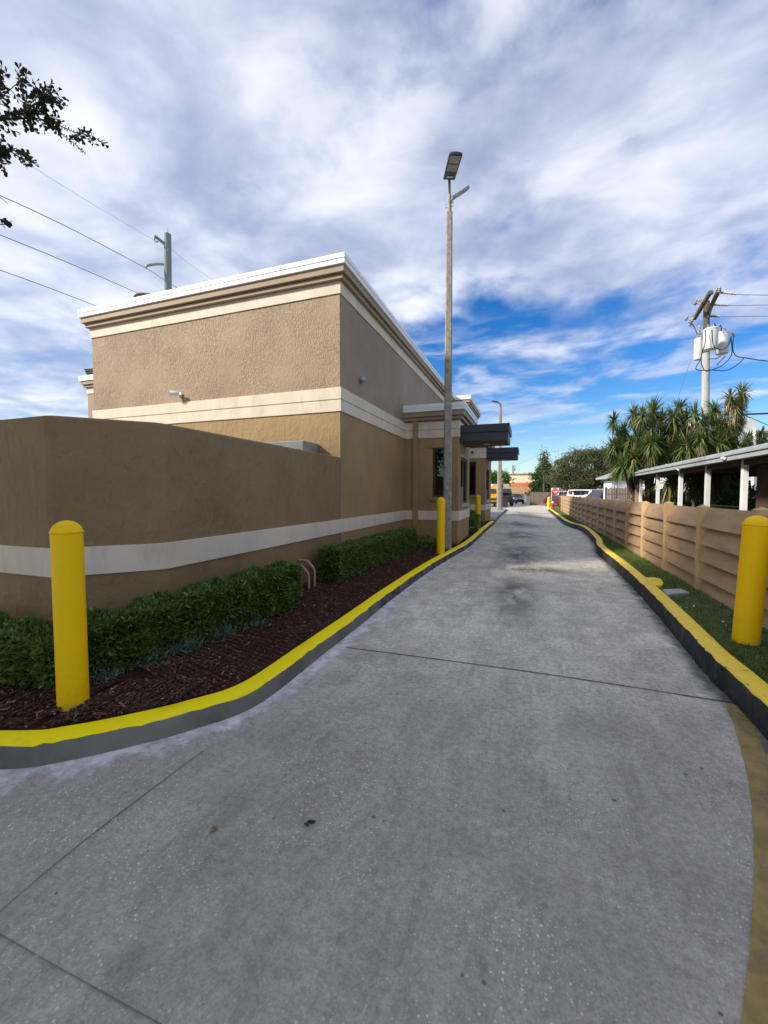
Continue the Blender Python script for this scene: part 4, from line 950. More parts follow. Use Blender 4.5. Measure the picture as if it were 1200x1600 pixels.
tb = GP(768, 58); tree('leafy_tree', tb, 4.8, [(0, 0, 3.4, 1.9, 1.6, 1.2), (.9, 0, 2.6, 1.0, 1.4, .7), (-2, 0, 2.8, 1.5, 1.5, 1.4)], 'bright green tree behind the yellow truck and the far lamp post', m_tree1, 16000, (.28, .16), .18, nclump=80, cs=.4)

# ------------------------------------------------------------------ yuccas
def rosette(c, r, n, droop=0.):
    """sword leaves radiating from c: (n, 8, 3) two-quad folded blades + third"""
    c = np.array(c); az = rng.uniform(0, 2 * np.pi, n); el_ = np.arcsin(np.clip(rng.uniform(-.75 - droop, 1.0, n), -1, 1))
    d = np.stack([np.cos(el_) * np.cos(az), np.cos(el_) * np.sin(az), np.sin(el_)], 1)
    l = r * rng.uniform(.7, 1.15, (n, 1)); s_ = unit(np.cross(d, [0, 0, 1.]) + 1e-4); w_ = .030 * rng.uniform(.8, 1.2, (n, 1)) * (r / .6) ** .5
    g = np.array([0, 0, -1.]) * (rng.uniform(.0, .22, (n, 1)) + (d[:, 2:3] < 0) * .25) * r
    st = c + d * .04 * 1.0 + np.array([0, 0, 1]) * rng.uniform(-.22, .05, (n, 1))
    m1 = st + d * l * .45 + g * .15; tp = st + d * l + g
    return np.stack([st - s_*w_*.6, st + s_*w_*.6, m1 + s_*w_, tp, m1 - s_*w_], 1)
def skirt(c, L_, n):
    c = np.array(c); az = rng.uniform(0, 2 * np.pi, n); t = rng.uniform(0, 1, (n, 1)); d = np.stack([np.cos(az), np.sin(az), np.zeros(n)], 1)
    st = c + np.array([0, 0, -1]) * t * L_ * .8 + d * .04; out = rng.uniform(.08, .26, (n, 1)); l = rng.uniform(.35, .6, (n, 1)); s_ = unit(np.cross(d, [0, 0, 1.])); w_ = .018
    m1 = st + d * out * .8 + np.array([0, 0, -1]) * l * .3; tp = st + d * out * .9 + np.array([0, 0, -1]) * l
    return np.stack([st - s_*w_, st + s_*w_, m1 + s_*w_, tp, m1 - s_*w_], 1)
def yucca(base, heads, label, r=.74, skirts=(), n=105, group='yuccas behind the patio'):
    heads = list(heads); k0 = len(heads)
    if k0 > 4:
        zt_ = max(h[2] for h in heads)
        for _ in range(9): h = heads[rng.integers(k0)]; heads.append((h[0] * .7 + base[0] * .3 + rng.normal(0, .3), h[1] * .7 + base[1] * .3 + rng.normal(0, .3), rng.uniform(2.9, zt_ - 1.3)))
    e = empty('yucca', base, label, 'yucca', group); base = Vector(base); mb = MB()
    c = sum((Vector(h) for h in heads), Vector()) / len(heads); fork = base.lerp(Vector((c.x, c.y, c.z)), .3)
    limb(mb, base - Vector((0, 0, .1)), fork, .19, .13, .06, 9)
    for h in heads: limb(mb, fork.lerp(base, rng.uniform(0, .4)), Vector(h), .06, .045, .14, 7)
    mb.build('trunk', m_bark, e, smooth=True)
    for i, h in enumerate(heads):
        rr = r * rng.uniform(.72, 1.2); quads('leaf_rosette', rosette(h, rr, int(n * rng.uniform(.9, 1.35)), .1 + .35 * rng.random()), 5, m_yuc, e, [(0, 1, 2, 4), (4, 2, 3)])
        if i in skirts or (i >= k0 and rng.random() < .3): quads('dead_leaf_skirt', skirt(Vector(h) - Vector((0, 0, .15)), .55 + .3 * rng.random(), 70), 5, m_dead, e, [(0, 1, 2, 4), (4, 2, 3)])
def hd(px, py, d): return tuple(PD(px, py, d))
yucca(GP(1003, 22), [hd(x, y, d) for x, y, d in ((959, 655, 21.5), (975, 668, 22), (990, 646, 22), (959, 694, 21.5), (983, 690, 22.5), (978, 712, 21.5), (1000, 668, 21.8), (968, 681, 22))], 'leftmost yucca, with fanning heads over the grey-green tree', skirts=(2, 4, 5))
yucca(GP(1012, 20.5), [hd(x, y, d) for x, y, d in ((1004, 648, 20), (1020, 640, 20.5), (1033, 654, 21), (1018, 668, 20), (1030, 690, 20.5), (1006, 700, 20), (990, 712, 20), (1013, 718, 20))], 'yucca with dense heads and brown skirts above the eave corner', skirts=(1, 3, 5, 6))
yucca(GP(1056, 20), [hd(x, y, d) for x, y, d in ((1063, 634, 20), (1052, 650, 19.5), (1070, 655, 20), (1048, 676, 20), (1064, 695, 19.5), (1052, 712, 20), (1076, 705, 20), (1040, 708, 20), (1083, 675, 20.5))], 'bushy yucca in the middle of the row, with pale dry leaves', skirts=(0, 2, 4, 5))
yucca(GP(1098, 19.2), [hd(x, y, d) for x, y, d in ((1086, 647, 19), (1100, 662, 19), (1116, 638, 19.4), (1125, 664, 19), (1106, 690, 19), (1090, 700, 19.2), (1126, 700, 19), (1138, 690, 19))], 'yucca with a long tan skirt just right of the transformer pole', skirts=(1, 2, 0))
yucca(GP(1142, 18.8), [hd(x, y, d) for x, y, d in ((1141, 617, 18.6), (1159, 611, 18.8), (1147, 632, 18.6), (1157, 640, 19), (1146, 655, 18.8), (1170, 684, 18.5), (1150, 696, 18.5), (1160, 700, 18.5))], 'tallest yucca at right, twin heads with hanging dead leaves', skirts=(0, 1, 2, 3, 4), r=.52)
for (px, py, d, n, lab) in ((1046, 764, 17.6, 110, 'low yucca with long leaves behind the third patio post'), (1083, 757, 17.0, 130, 'low yucca with hanging leaves between the third and fourth patio posts'), (1110, 752, 16.4, 110, 'low yucca by the thick trunk, seen under the patio roof'), (1124, 758, 16.2, 90, 'right-hand low yucca with yellowing leaves under the patio roof')):
    yucca(GP(px, d), [hd(px, py - 16, d), hd(px + 4, py - 4, d + .2)], lab, .85, (0,), n, 'low yuccas seen under the patio roof')
tb = GP(1119, 16.0); e = empty('thick_trunk', tb, 'thick dark leaning trunk seen under the patio roof', 'tree trunk'); mb = MB(); limb(mb, tb, PD(1135, 742, 16), .24, .15, .05, 10); limb(mb, tb + Vector((0, 0, 1)), PD(1108, 745, 16.2), .15, .1, .05, 8); mb.build('trunk', m_bark, e, smooth=True)
for px, d, lab in ((1147, 15.6, 'bright green shrub left of the last patio post'), (1010, 22, 'green shrub at the far patio corner'), (1128, 17.5, 'dark green filler shrub behind the thick trunk'), (1153, 17.8, 'tall leafy shrub against the brown house wall'), (1090, 19, 'dark shrub at the feet of the yuccas, fourth post'), (1060, 19.5, 'dark shrub at the feet of the yuccas, third post'), (1040, 20.5, 'dark shrub at the feet of the yuccas, second post')):
    gp = GP(px, d); bright = px in (1147, 1010); bush('garden_shrub', tuple(gp), (.75, .6, .75 if bright else 1.0 if px == 1153 else .8), 2400, lab, m_tree1 if bright else m_yuc, (.16, .07), 'shrub', 0, 'shrubs in the yard')

# ------------------------------------------------------------------ patio house
ph = empty('patio_house', (8, 12, 0), 'low house with a grey flat patio roof on white posts', 'house')
ZE = 2.38
for y in (23.3, 20.4, 17.6, 15.2, 12.9, 10.3): MB().box(5.05, 5.17, y - .06, y + .06, 0, ZE).build('post', m_white, ph, bevel=.006)
mb = MB(); mb.extr([(4.86, 24.3, ZE + .01), (13, 24.3, ZE + .55), (13, 24.3, ZE + .72), (4.86, 24.3, ZE + .22)], (0, -19.3, 0)); mb.build('roof', m_roofg, ph, bevel=.01)
mb = MB(); mb.box(4.74, 4.856, 4.98, 24.34, ZE - .02, ZE + .16); mb.box(4.70, 4.74, 4.98, 24.34, ZE + .10, ZE + .165)
mb.box(4.80, 4.858, 4.98, 24.32, ZE + .162, ZE + .235); mb.box(4.75, 13, 24.302, 24.36, ZE - .0, ZE + .23); mb.build('gutter', m_gutter, ph, bevel=.006)
mb = MB(); mb.box(5.06, 5.16, 5, 24.2, ZE - .14, ZE - .001); mb.build('beam', m_soffit, ph)
mb = MB(); mb.box(7.9, 8.0, 5, 24.2, ZE - .12, ZE + .15)
for k in range(16): mb.box(5.2, 12.9, 5.4 + k * 1.2, 5.45 + k * 1.2, ZE - .10, ZE + .02)
mb.build('rafters', m_soffit, ph)
MB().box(6.15, 12.9, 5.1, 14.8, 0, ZE + .06).build('wall', m_hbrown, ph)
mb = MB(); mb.tube([PX(1061, 735, 4.73), PX(1057, 733, 4.66)], .025, 8); mb.build('bracket', m_white, ph)
mb = MB(); q = PX(1130, 716, 4.69); mb.lathe(q, [(.035, -.1), (.04, 0), (.035, .12)], 10, (.1, 1, .1)); mb.build('pipe_bracket', m_white, ph, smooth=True)
# railing in the patio
rl = empty('patio_railing', (6, 14, 0), 'thin black railing under the patio roof behind the fence', 'railing'); mb = MB(); mb.beam((5.9, 14.9, 1.12), (5.9, 18.2, 1.12), .03, .03)
for k in range(18): mb.beam((5.9, 15 + k * .18, 0), (5.9, 15 + k * .18, 1.1), .012, .012)
mb.build('rails', m_wire, rl)
# tan privacy fence and dark picket fence, behind the louvred fence
def board_fence(name, p0, p1, h, bw, gap, mat, label, cat='fence', post=None, zb=0, var=.03):
    p0 = Vector((*p0[:2], zb)); p1 = Vector((*p1[:2], zb)); e = empty(name, (p0 + p1) / 2, label, cat); d = (p1 - p0); n = int(d.length / (bw + gap)); u = d.normalized(); mb = MB()
    for k in range(n):
        c = p0 + u * (bw + gap) * (k + .5); hh = h + rng.normal(0, var); mb.obox(c + Vector((0, 0, hh / 2)), u, Vector((-u.y, u.x, 0)), (0, 0, 1), bw, .02, hh)
    nrm_ = Vector((-u.y, u.x, 0)) * .03
    for zz_ in (.35, h * .8): mb.obox((p0 + p1) / 2 + nrm_ + Vector((0, 0, zz_)), u, nrm_, (0, 0, 1), d.length, .035, .08)
    mb.build('boards', mat, e)
    if post:
        for k in range(int(d.length / post) + 1):
            c = p0 + u * post * k + nrm_ * 2.4; MB().obox(c + Vector((0, 0, (h + .1) / 2)), u, nrm_, (0, 0, 1), .12, .09, h + .1).build('post', m_pole, e)
    return e
board_fence('privacy_fence', GP(992, 21.5), GP(1038, 20.5), 1.75, .14, .006, m_tfence, 'tan vertical board fence behind the first two patio posts')
board_fence('picket_fence', GP(945, 26.5), GP(995, 23.5), 1.85, .10, .05, m_bfence, 'dark weathered picket fence with pale posts left of the patio', post=1.1)
# small gable house
gh_ = PD(958, 771, 33); hx, hy = gh_.x, gh_.y; e = empty('small_house', (hx, hy, 0), 'small white house with a pale low roof under the grey-green tree', 'house')
u = RT; v_ = FW
MB().obox(Vector((hx, hy, 1.25)) + u * .6, u, v_, (0, 0, 1), 2.1, 1.2, 2.55).build('wall', m_white, e)
pl_ = [Vector((hx, hy, 0)) + u * a_ + Vector((0, 0, z_)) - v_ * .9 for a_, z_ in ((-.98, 2.65), (-.98, 2.78), (1.2, 3.55), (3.2, 2.9), (3.2, 2.75), (1.2, 3.4))]
MB().extr(pl_, v_ * 1.8).build('roof', m_galv, e, bevel=.01)
# apartment block far right
ap = PD(1190, 771, 95); e = empty('apartment_building', (ap.x, ap.y, 0), 'tall white apartment building behind the yuccas at the right edge', 'building')
def AB(mb, px0, px1, pyt, d0, dep, zb=0):
    a_ = PD(px0, pyt, d0); b_ = PD(px1, pyt, d0); c = (a_ + b_) / 2; z = a_.z; return mb.obox(Vector((c.x, c.y, (z + zb) / 2)) + FW * dep / 2, RT, FW, (0, 0, 1), (b_ - a_).length, dep, z - zb)
mb = MB(); AB(mb, 1048, 1100, 690, 95, 14); AB(mb, 1100, 1182, 653, 95.02, 14); AB(mb, 1182, 1290, 671, 94.98, 14); AB(mb, 1080, 1182, 668, 94.9, 14); mb.build('wall', m_apart, e)
mb = MB(); AB(mb, 1180.5, 1292, 670, 94.6, .5, PD(1182, 673, 94.6).z); AB(mb, 1180.5, 1181.8, 670, 94.5, .6); mb.build('cornice', m_apart, e)
for r_ in range(4):
    for c_ in range(5):
        px = 1186 + c_ * 11; py = 677 + r_ * 10.5; a_ = PD(px, py, 94.85); w_ = MB(); w_.obox(a_ - Vector((0, 0, .45)), RT, FW, (0, 0, 1), .95, .16, 1.0); wo_ = w_.build('window', m_cglass, e)
        MB().obox(a_ - Vector((0, 0, 1.12)) - FW * .35, RT, FW, (0, 0, 1), 1.5, .8, .1).build('balcony', m_apart, e)
for py in (684, 694):
    w_ = MB(); a_ = PD(1173, py, 94.85); w_.obox(a_, RT, FW, (0, 0, 1), .8, .1, 1.0); w_.build('window', m_cglass, e)
for k in range(6):
    a_ = PD(1096 + (k % 2) * 22, 680 + (k // 2) * 14, 94.85); MB().obox(a_, RT, FW, (0, 0, 1), .8, .12, 1.0).build('window', m_cglass, e)

# ------------------------------------------------------------------ right utility pole with transformers
dU = 23.0; ub = GP(1101.5, dU); up_ = empty('utility_pole', ub, 'utility pole with three grey transformers rising behind the yuccas', 'utility pole')
ztop = PD(1104, 471, dU).z; zmid = PD(1102, 552, dU).z; tx = PD(1104, 471, dU); tx.z = 0; lean_ = (Vector((tx.x, tx.y, ztop)))
MB().tube([ub - Vector((0, 0, .1)), ub.lerp(lean_, .55), PD(1103, 552, dU)], [.22, .19, .175], 14).build('shaft', m_pole, up_, smooth=True)
MB().tube([PD(1103, 552, dU), lean_], [.165, .14], 14).build('upper_shaft', m_wood, up_, smooth=True)
arms = [((1085, 498, 24.0), (1110, 456.5, 20.9)), ((1103, 495, 23.5), (1124, 452, 20.4))]
for a_, b_ in arms: MB().beam(PD(*a_), PD(*b_), .16, .18).build('crossarm', m_wood, up_, bevel=.01)
def can(px, pyt, pyb, wpx, d, lab=None):
    t_ = PD(px, pyt, d); b_ = PD(px, pyb, d); r_ = wpx / 2 / F * d; h_ = t_.z - b_.z; c = Vector((b_.x, b_.y, b_.z))
    o_ = MB().lathe(c, [(r_ * .9, 0), (r_ * .92, .03), (r_ * .92, h_ * .02 + .05), (r_, h_ * .12), (r_, h_ * .9), (r_ * 1.05, h_ * .91), (r_ * 1.05, h_ * .95), (r_ * .85, h_), (.05, h_ * 1.03)], 28).build('transformer', m_can, up_, smooth=True)
    m_ = MB(); 
    for k in (-1, 1): m_.lathe(c + RT * k * r_ * .45 + Vector((0, 0, h_ * .98)), [(.05, 0), (.035, .04), (.055, .07), (.035, .1), (.055, .13), (.03, .17), (.015, .24)], 10)
    m_.build('bushing', m_cer, o_, smooth=True)
    m_ = MB(); m_.obox(c + (ub.xy.to_3d() - c.xy.to_3d()) * .5 + Vector((0, 0, h_ * .6)), (ub.xy - c.xy).to_3d(), Vector((0, 0, 1)).cross((ub.xy - c.xy).to_3d()), (0, 0, 1), (ub.xy - c.xy).length, .08, .1); m_.build('mounting_bracket', m_galv, o_)
can(1091, 529, 562, 12, 23.3); can(1109.5, 513, 546, 19, 22.3); can(1128, 519, 553, 17, 23.0)
def tubes(name, lst, r, mat, par, n=6):
    m_ = MB()
    for pts in lst: m_.tube(crom([Vector(p_) for p_ in pts], .15) if len(pts) > 2 else pts, r, n)
    return m_.build(name, mat, par, smooth=True)
D = lambda *l: [PD(x, y, d) for x, y, d in l]
tubes('cable_loop', [D((1102, 515, 22), (1102, 535, 21.9), (1095, 560, 22.2), (1100, 578, 22.4), (1106, 580, 22.5)), D((1094, 563, 22.5), (1087, 576, 22.5), (1096, 579, 22.5), (1110, 578, 22.6), (1134, 579, 22.8), (1152, 570, 23), (1163, 559, 23)),
    D((1112, 515, 22), (1114, 538, 22), (1121, 545, 22), (1130, 546, 22.3), (1139, 538, 22.6), (1142, 526, 22.8)), D((1106, 580, 22.5), (1125, 573, 22.6), (1140, 560, 22.8), (1144, 548, 22.8), (1142, 526, 22.8)),
    D((1146, 526, 22.8), (1145, 545, 22.8), (1150, 556, 22.9), (1163, 559, 23)), D((1108, 561, 22.8), (1120, 560, 23), (1126, 556, 23)), D((1120, 570, 22.8), (1128, 562, 23), (1133, 556, 23)),
    D((1081, 505, 23.8), (1088, 518, 23.6), (1090, 529, 23.4)), D((1113, 480, 22), (1109, 493, 22.4), (1108, 492, 22.6)), D((1115, 505, 22.3), (1122, 512, 22.6), (1126, 508, 22.8), (1128, 518, 23))], .022, m_wire, up_)
m_ = MB()
for px, py, d in ((1088, 470, 22.5), (1085, 474, 22.8), (1094, 470, 22), (1078, 503, 23.6), (1082, 500, 23.6), (1073, 497, 23.7), (1079, 506, 23.7), (1146, 523, 22.8), (1093, 512, 23), (1092, 520, 23), (1124, 452, 20.4), (1112, 457, 21)):
    m_.lathe(PD(px, py, d), [(.03, -.14), (.07, -.12), (.04, -.08), (.08, -.04), (.045, 0), (.08, .04), (.04, .09), (.03, .14)], 10, (rng.normal(0, .5), rng.normal(0, .5), 1))
m_.build('insulator', m_cer, up_, smooth=True)
m_ = MB(); [m_.beam(*D(a_, b_), .03, .03) for a_, b_ in (((1073, 496, 23.7), (1086, 492, 23.6)), ((1079, 504, 23.7), (1086, 494, 23.6)), ((1082, 470, 22.7), (1097, 478, 22.6)), ((1108, 492, 22.8), (1112, 478, 22.0)), ((1140, 523, 22.8), (1120, 516, 23)))]; m_.build('fuse_arm', m_galv, up_)
def wire(pts, r, label, group, mat=m_wire, cat='wire', ins=None):
    pts = [Vector(p_) for p_ in pts]; 
    o_ = MB().tube(crom(pts, 1.2) if len(pts) > 2 else pts, r, 6).build('power_line', mat, None, smooth=True)
    tag(o_, label, cat, group); 
    if ins:
        m_ = MB()
        for t in np.linspace(0, 1, 7): m_.lathe(pts[0].lerp(pts[1], ins * t + .01), [(.02, -.04), (.065, -.02), (.065, .0), (.02, .05)], 8, pts[1] - pts[0])
        m_.build('insulator_string', m_cer, o_, smooth=True)
gw = 'wires of the transformer pole'
wire(D((1124, 457, 20.6), (1162, 460.5, 21), (1300, 462, 24)), .012, 'topmost thin wire running right from the crossarm tip', gw, ins=.65)
wire(D((1114, 476, 22), (1148, 477.5, 22), (1300, 474, 24)), .012, 'second thin wire running right from the crossarm', gw, ins=.65)
wire(D((1106, 494, 22.8), (1135, 495, 23), (1300, 492, 25)), .012, 'third thin wire running right below the crossarms', gw, ins=.6)
wire(D((1163, 559, 23), (1215, 566, 24), (1320, 572, 26)), .028, 'thick black cable leaving right below the transformers', gw)
wire(D((1080, 560, 23), (1060, 620, 30), (1038, 690, 44)), .010, 'faint slanting guy wire left of the transformer pole', gw, m_alu)
wire(D((1102, 642, 23), (1125, 647, 22.6), (1160, 647.5, 22.4), (1320, 641, 22)), .045, 'thick dark cable crossing level behind the tallest yucca', gw)
wire(D((1160, 647, 22.4), (1190, 660, 24), (1260, 690, 28)), .02, 'thin dark cable sloping down in front of the white building', gw)
# ------------------------------------------------------------------ left utility pole and its wires
dL = 26.0; lp = GP(263.5, dL); lt = PD(262, 366, dL); e = empty('utility_pole', lp, 'green-grey utility pole with two side arms rising behind the restaurant roof', 'utility pole')
MB().tube([lp, lp.lerp(lt, .5), lt], [.27, .24, .20], 16).build('shaft', m_poleg, e, smooth=True)
MB().tube(crom([PD(257, 413, dL), PD(245, 412.5, dL - .2), PD(232, 414.5, dL - .5), PD(229, 415.5, dL - .5)], .1), .075, 8).build('side_arm', m_alu, e, smooth=True)
MB().tube([PD(229, 414, dL - .5), PD(228, 419.5, dL - .5)], .05, 8).build('insulator', m_cer, e)
MB().beam(PD(260, 383, dL), PD(242, 369, dL - .3), .12, .14).build('upper_arm', m_poleg, e)
MB().tube(crom([PD(242, 370, dL - .3), PD(241, 375, dL - .3), PD(245, 378, dL - .3), PD(247, 377, dL - .3)], .05), .05, 6).build('clamp_hook', m_cer, e, smooth=True)
MB().tube([lt, lt + Vector((0, 0, .35))], .015, 5).build('lightning_spike', m_alu, e)
gl_ = 'wires of the green-grey pole'
wire(D((-60, 172, 14), (45, 256, 18), (150, 322, 22), (242, 376, dL - .3)), .008, 'thinnest wire, highest of those reaching the green-grey pole from the left', gl_, m_alu)
wire(D((-60, 282, 14), (15, 312, 16), (120, 362, 20), (228, 419, dL - .5)), .016, 'dark wire ending at the lower side arm of the green-grey pole', gl_)
wire(D((228, 419, dL - .5), (243, 428, 27.5), (262, 441, 30), (330, 480, 38)), .016, 'short dark wire passing from the side arm behind the green-grey pole', gl_)
wire(D((-60, 343, 14), (0, 367, 16), (110, 412, 20), (222, 461, dL), (300, 496, 30)), .016, 'dark wire meeting the parapet just left of the green-grey pole', gl_)
wire(D((-60, 400, 14), (0, 422, 16), (72, 448, 19), (150, 478, 23), (260, 520, 30)), .016, 'lowest dark wire at left, meeting the parapet near its left end', gl_)
wire(D((262, 384, dL), (290, 408, 30), (330, 436, 36), (380, 470, 44)), .010, 'faint wire going down right from the green-grey pole to the parapet', gl_, m_alu)

# ------------------------------------------------------------------ far end of the lane
fb = PD(812, 771, 66); zt = lambda px, py, d: PD(px, py, d).z
e = empty('shop_building', (fb.x, fb.y, 0), 'cream building with an orange-red stripe closing the view', 'building')
def FB(mb, px0, px1, py0, py1, d0, dep, U=Vector((1, 0, 0)), W=Vector((0, 1, 0))):
    a_ = PD(px0, py0, d0); b_ = PD(px1, py0, d0); z1 = a_.z; z0 = PD(px0, py1, d0).z; c = (a_ + b_) / 2; return mb.obox(Vector((c.x, c.y, (z1 + z0) / 2)) + W * dep / 2, U, W, (0, 0, 1), (b_ - a_).length * 1.05, dep, z1 - z0)
FB(MB(), 786, 831.5, 741, 788.5, 66, 9).build('wall', m_beige, e)
FB(MB(), 785.5, 832, 754.2, 759.6, 65.9, .3).build('stripe', m_orange, e); FB(MB(), 785.8, 831.7, 759.6, 772, 65.93, .3).build('lower_wall', m_tanp, e); FB(MB(), 785.2, 832.2, 739.8, 741, 65.8, 9.3).build('coping', m_galv, e)
FB(MB(), 793, 831.7, 772.6, 788, 65.4, .2).build('brown_base', m_bfence, e)
FB(MB(), 826, 831, 737.5, 739.8, 68, 2).build('roof_unit', m_alu, e); FB(MB(), 818, 823, 738.7, 739.8, 68, 2).build('roof_unit', m_alu, e)
fa, fb_ = GP(828, 54), GP(860, 50); board_fence('board_fence', fa, fb_, 1.68, .16, .01, m_bfence, 'dark brown board fence between the cream building and the no-entry sign')
fa = GP(836, 62); FB(MB(), 834, 843, 757, 773, 64, 3).build('shed', m_hyd, None); s_ = bpy.data.objects['shed']; tag(s_, 'dark red shed wall behind the brown board fence', 'shed')
# far poles
for (px, pt, d, lab, arm) in ((801.5, 727, 90, 'thin far utility pole above the cream building', 1), (850, 706, 60, 'far utility pole wrapped in vines above the deep green tree', 1)):
    b_ = GP(px, d); t_ = PD(px, pt, d); e = empty('utility_pole', b_, lab, 'utility pole'); MB().tube([b_, t_], [.16, .11], 8).build('shaft', m_wood, e, smooth=True)
    MB().beam(PD(px, pt + 2, d), PD(px + 8 if px > 840 else px + 4, pt + 1.2, d), .1, .1).build('crossarm', m_wood, e)
    if px < 840: MB().lathe(PD(px + 2, pt + 6, d), [(.25, -.4), (.28, .3)], 10).build('transformer', m_alu, e)
    else:
        P_ = np.array(PD(px, 724, d)) + rng.normal(0, 1, (1500, 3)) * np.array([.35, .35, .9]); quads('vine', leaves(P_, rng.normal(0, 1, P_.shape), .22, .1), 6, m_tree3, e, LF)
wire(D((760, 741, 95), (801, 729, 90), (850, 709, 60), (960, 690, 48)), .02, 'far thin line strung between the two distant poles', 'far lines', m_alu)
# white tower
e = empty('tower_block', PD(869, 771, 190).xy.to_3d(), 'tiny pale high-rise seen between the trees', 'building'); mb = MB()
for px0, px1, py in ((866, 873, 744), (867.5, 871, 741.5), (873, 875.5, 749)):
    a_ = PD(px0, py, 190); b_ = PD(px1, py, 190); c = (a_ + b_) / 2; mb.obox(Vector((c.x, c.y, a_.z / 2)) + FW * 3, RT, FW, (0, 0, 1), (b_ - a_).length, 6, a_.z)
mb.build('wall', m_apart, e)
mb = MB()
for k in range(5):
    for j in range(2): mb.obox(PD(868.2 + j * 2.2, 746 + k * 2.2, 189.9), RT, FW, (0, 0, 1), .35, .3, .35)
mb.build('windows', m_cglass, e)

# ------------------------------------------------------------------ vehicles
def car(loc, yaw, paint, label, name='parked_car', kind='sedan', group='parked cars'):
    e = empty(name, loc, label, 'car', group); c, s_ = math.cos(yaw), math.sin(yaw); fx = Vector((c, s_, 0)); sy_ = Vector((-s_, c, 0)); o0 = Vector(loc)
    T = lambda x, y, z: o0 + fx * x + sy_ * y + Vector((0, 0, z))
    tall = kind == 'suv'; tall = tall or kind == 'van'; hz = .42 if kind == 'van' else .30 if tall else 0
    low = [(-2.2, .38), (-2.25, .62 + hz * .3), (-2.18, .92 + hz * .4), (-1.5, 1.0 + hz * .45), (.9, .96 + hz * .45), (1.9, .82 + hz * .4), (2.2, .66 + hz * .3), (2.25, .38)]
    mb = MB(); ys = [-.88, -.80, .80, .88]; n_ = len(low)
    for i, y in enumerate(ys):
        k_ = .94 if i in (0, 3) else 1
        for x, z in low: mb.v.append(tuple(T(x * (1 - .02 * (i in (0, 3))), y, .38 + (z - .38) * k_ if z > .4 else .30)))
    for i in range(3):
        for k in range(n_): a_ = i*n_+k; b_ = i*n_+(k+1) % n_; mb.f.append((a_, b_, b_+n_, a_+n_)); mb.m.append(0)
    mb.f += [tuple(reversed(range(n_))), tuple(3*n_+k for k in range(n_))]; mb.m += [0, 0]
    mb.build('body', paint, e, smooth=True, bevel=.03)
    zt_ = 1.45 + hz * 1.1; zb_ = .97 + hz * .45
    xr = (-2.0 if tall else -1.75)
    cab = [(xr, zb_), (xr + .45, zt_ - .04), (.1, zt_), (.95, zb_ - .01)]
    def shell(pr, w0, w1, nm, mat, par):
        mb = MB()
        for y, wv in ((-1, 0), (1, 0)):
            for x, z in pr: ww = w0 if z < zb_ + .05 else w1; mb.v.append(tuple(T(x, y * ww, z)))
        n = len(pr); mb.f = [tuple(range(n)), tuple(reversed(range(n, 2*n)))] + [(i, n+i, n+(i+1) % n, (i+1) % n) for i in range(n)]; mb.m = [0] * len(mb.f); return mb.build(nm, mat, par, bevel=.02)
    shell(cab, .80, .64, 'cabin' if kind == 'van' else 'window', paint if kind == 'van' else m_cglass, e)
    if kind == 'van':
        mb = MB(); mb.obox(T(xr + .16, 0, zb_ + .5), fx, sy_, (0, 0, 1), .22, 1.1, .45); mb.obox(T(.62, 0, zb_ + .42), fx, sy_, (0, 0, 1), .3, 1.25, .5); mb.obox(T(-.4, 0, zb_ + .45), fx, sy_, (0, 0, 1), 1.6, 1.50, .4); mb.build('window', m_cglass, e)
    rf = [(xr + .40, zt_ - .07), (xr + .5, zt_ + .005), (.08, zt_ + .025), (.2, zt_ - .06)]
    mb = MB(); 
    for y in (-.67, .67):
        for x, z in rf: mb.v.append(tuple(T(x, y, z)))
    mb.f = [(0,1,2,3), (7,6,5,4), (0,4,5,1), (1,5,6,2), (2,6,7,3), (3,7,4,0)]; mb.m = [0]*6; mb.build('roof', paint, e, bevel=.02)
    mb = MB()
    for y in (-1, 1):
        for (xa, za, xb, zb2) in ((xr, zb_, xr + .45, zt_), (.95, zb_, .1, zt_), (-.55, zb_, -.55, zt_)): mb.beam(T(xa, y * .80, za), T(xb, y * .66, zb2), .05, .05)
    mb.build('pillar', paint, e)
    for x in (-1.38, 1.4):
        for y in (-.80, .80):
            wo_ = MB().lathe(T(x, y - .1, .33), [(.2, 0), (.32, .01), (.335, .05), (.335, .17), (.32, .2), (.2, .2)], 24, sy_).build('wheel', m_tyre, e, smooth=True); MB().lathe(T(x, y + (.085 if y > 0 else -.105), .33), [(.0, 0), (.19, 0), (.19, .02), (.0, .02)], 16, sy_).build('rim', m_rim, wo_)
    for y in (-.62, .62):
        MB().obox(T(2.2, y, .68 + hz * .3), fx, sy_, (0, 0, 1), .10, .36, .13).build('headlight', m_lampw, e, bevel=.02); MB().obox(T(-2.2, y, .78 + hz * .3), fx, sy_, (0, 0, 1), .10, .3, .14).build('tail_light', m_lampr, e, bevel=.02)
    mb = MB(); mb.obox(T(2.215, 0, .56), fx, sy_, (0, 0, 1), .08, .9, .2); mb.obox(T(2.23, 0, .36), fx, sy_, (0, 0, 1), .06, 1.5, .12); mb.build('grille', m_led, e)
    return e
cp = lambda n, c: pmat(n, c, .25, .04, 1, coat=.7)
m_carb = cp('car_paint_black', (.02, .02, .024)); m_carw = cp('car_paint_white', (.72, .72, .72)); m_cars = cp('car_paint_silver', (.42, .44, .47)); m_card = cp('car_paint_navy', (.03, .04, .09)); m_carm = cp('car_paint_maroon', (.12, .02, .025))
yawc = PSI - R(90)
car(GP(803.5, 60), yawc + R(3), m_carb, 'black car parked nose-out before the cream building')
car(GP(893, 50), yawc + R(8), m_cars, 'silver car nearest behind the no-entry sign', kind='suv')
car(GP(877.5, 47), yawc + R(12), m_carm, 'dark maroon car partly hidden by the no-entry sign')
car(GP(904, 44), yawc - R(12), m_carw, 'white van seen over the far end of the fence', kind='van')
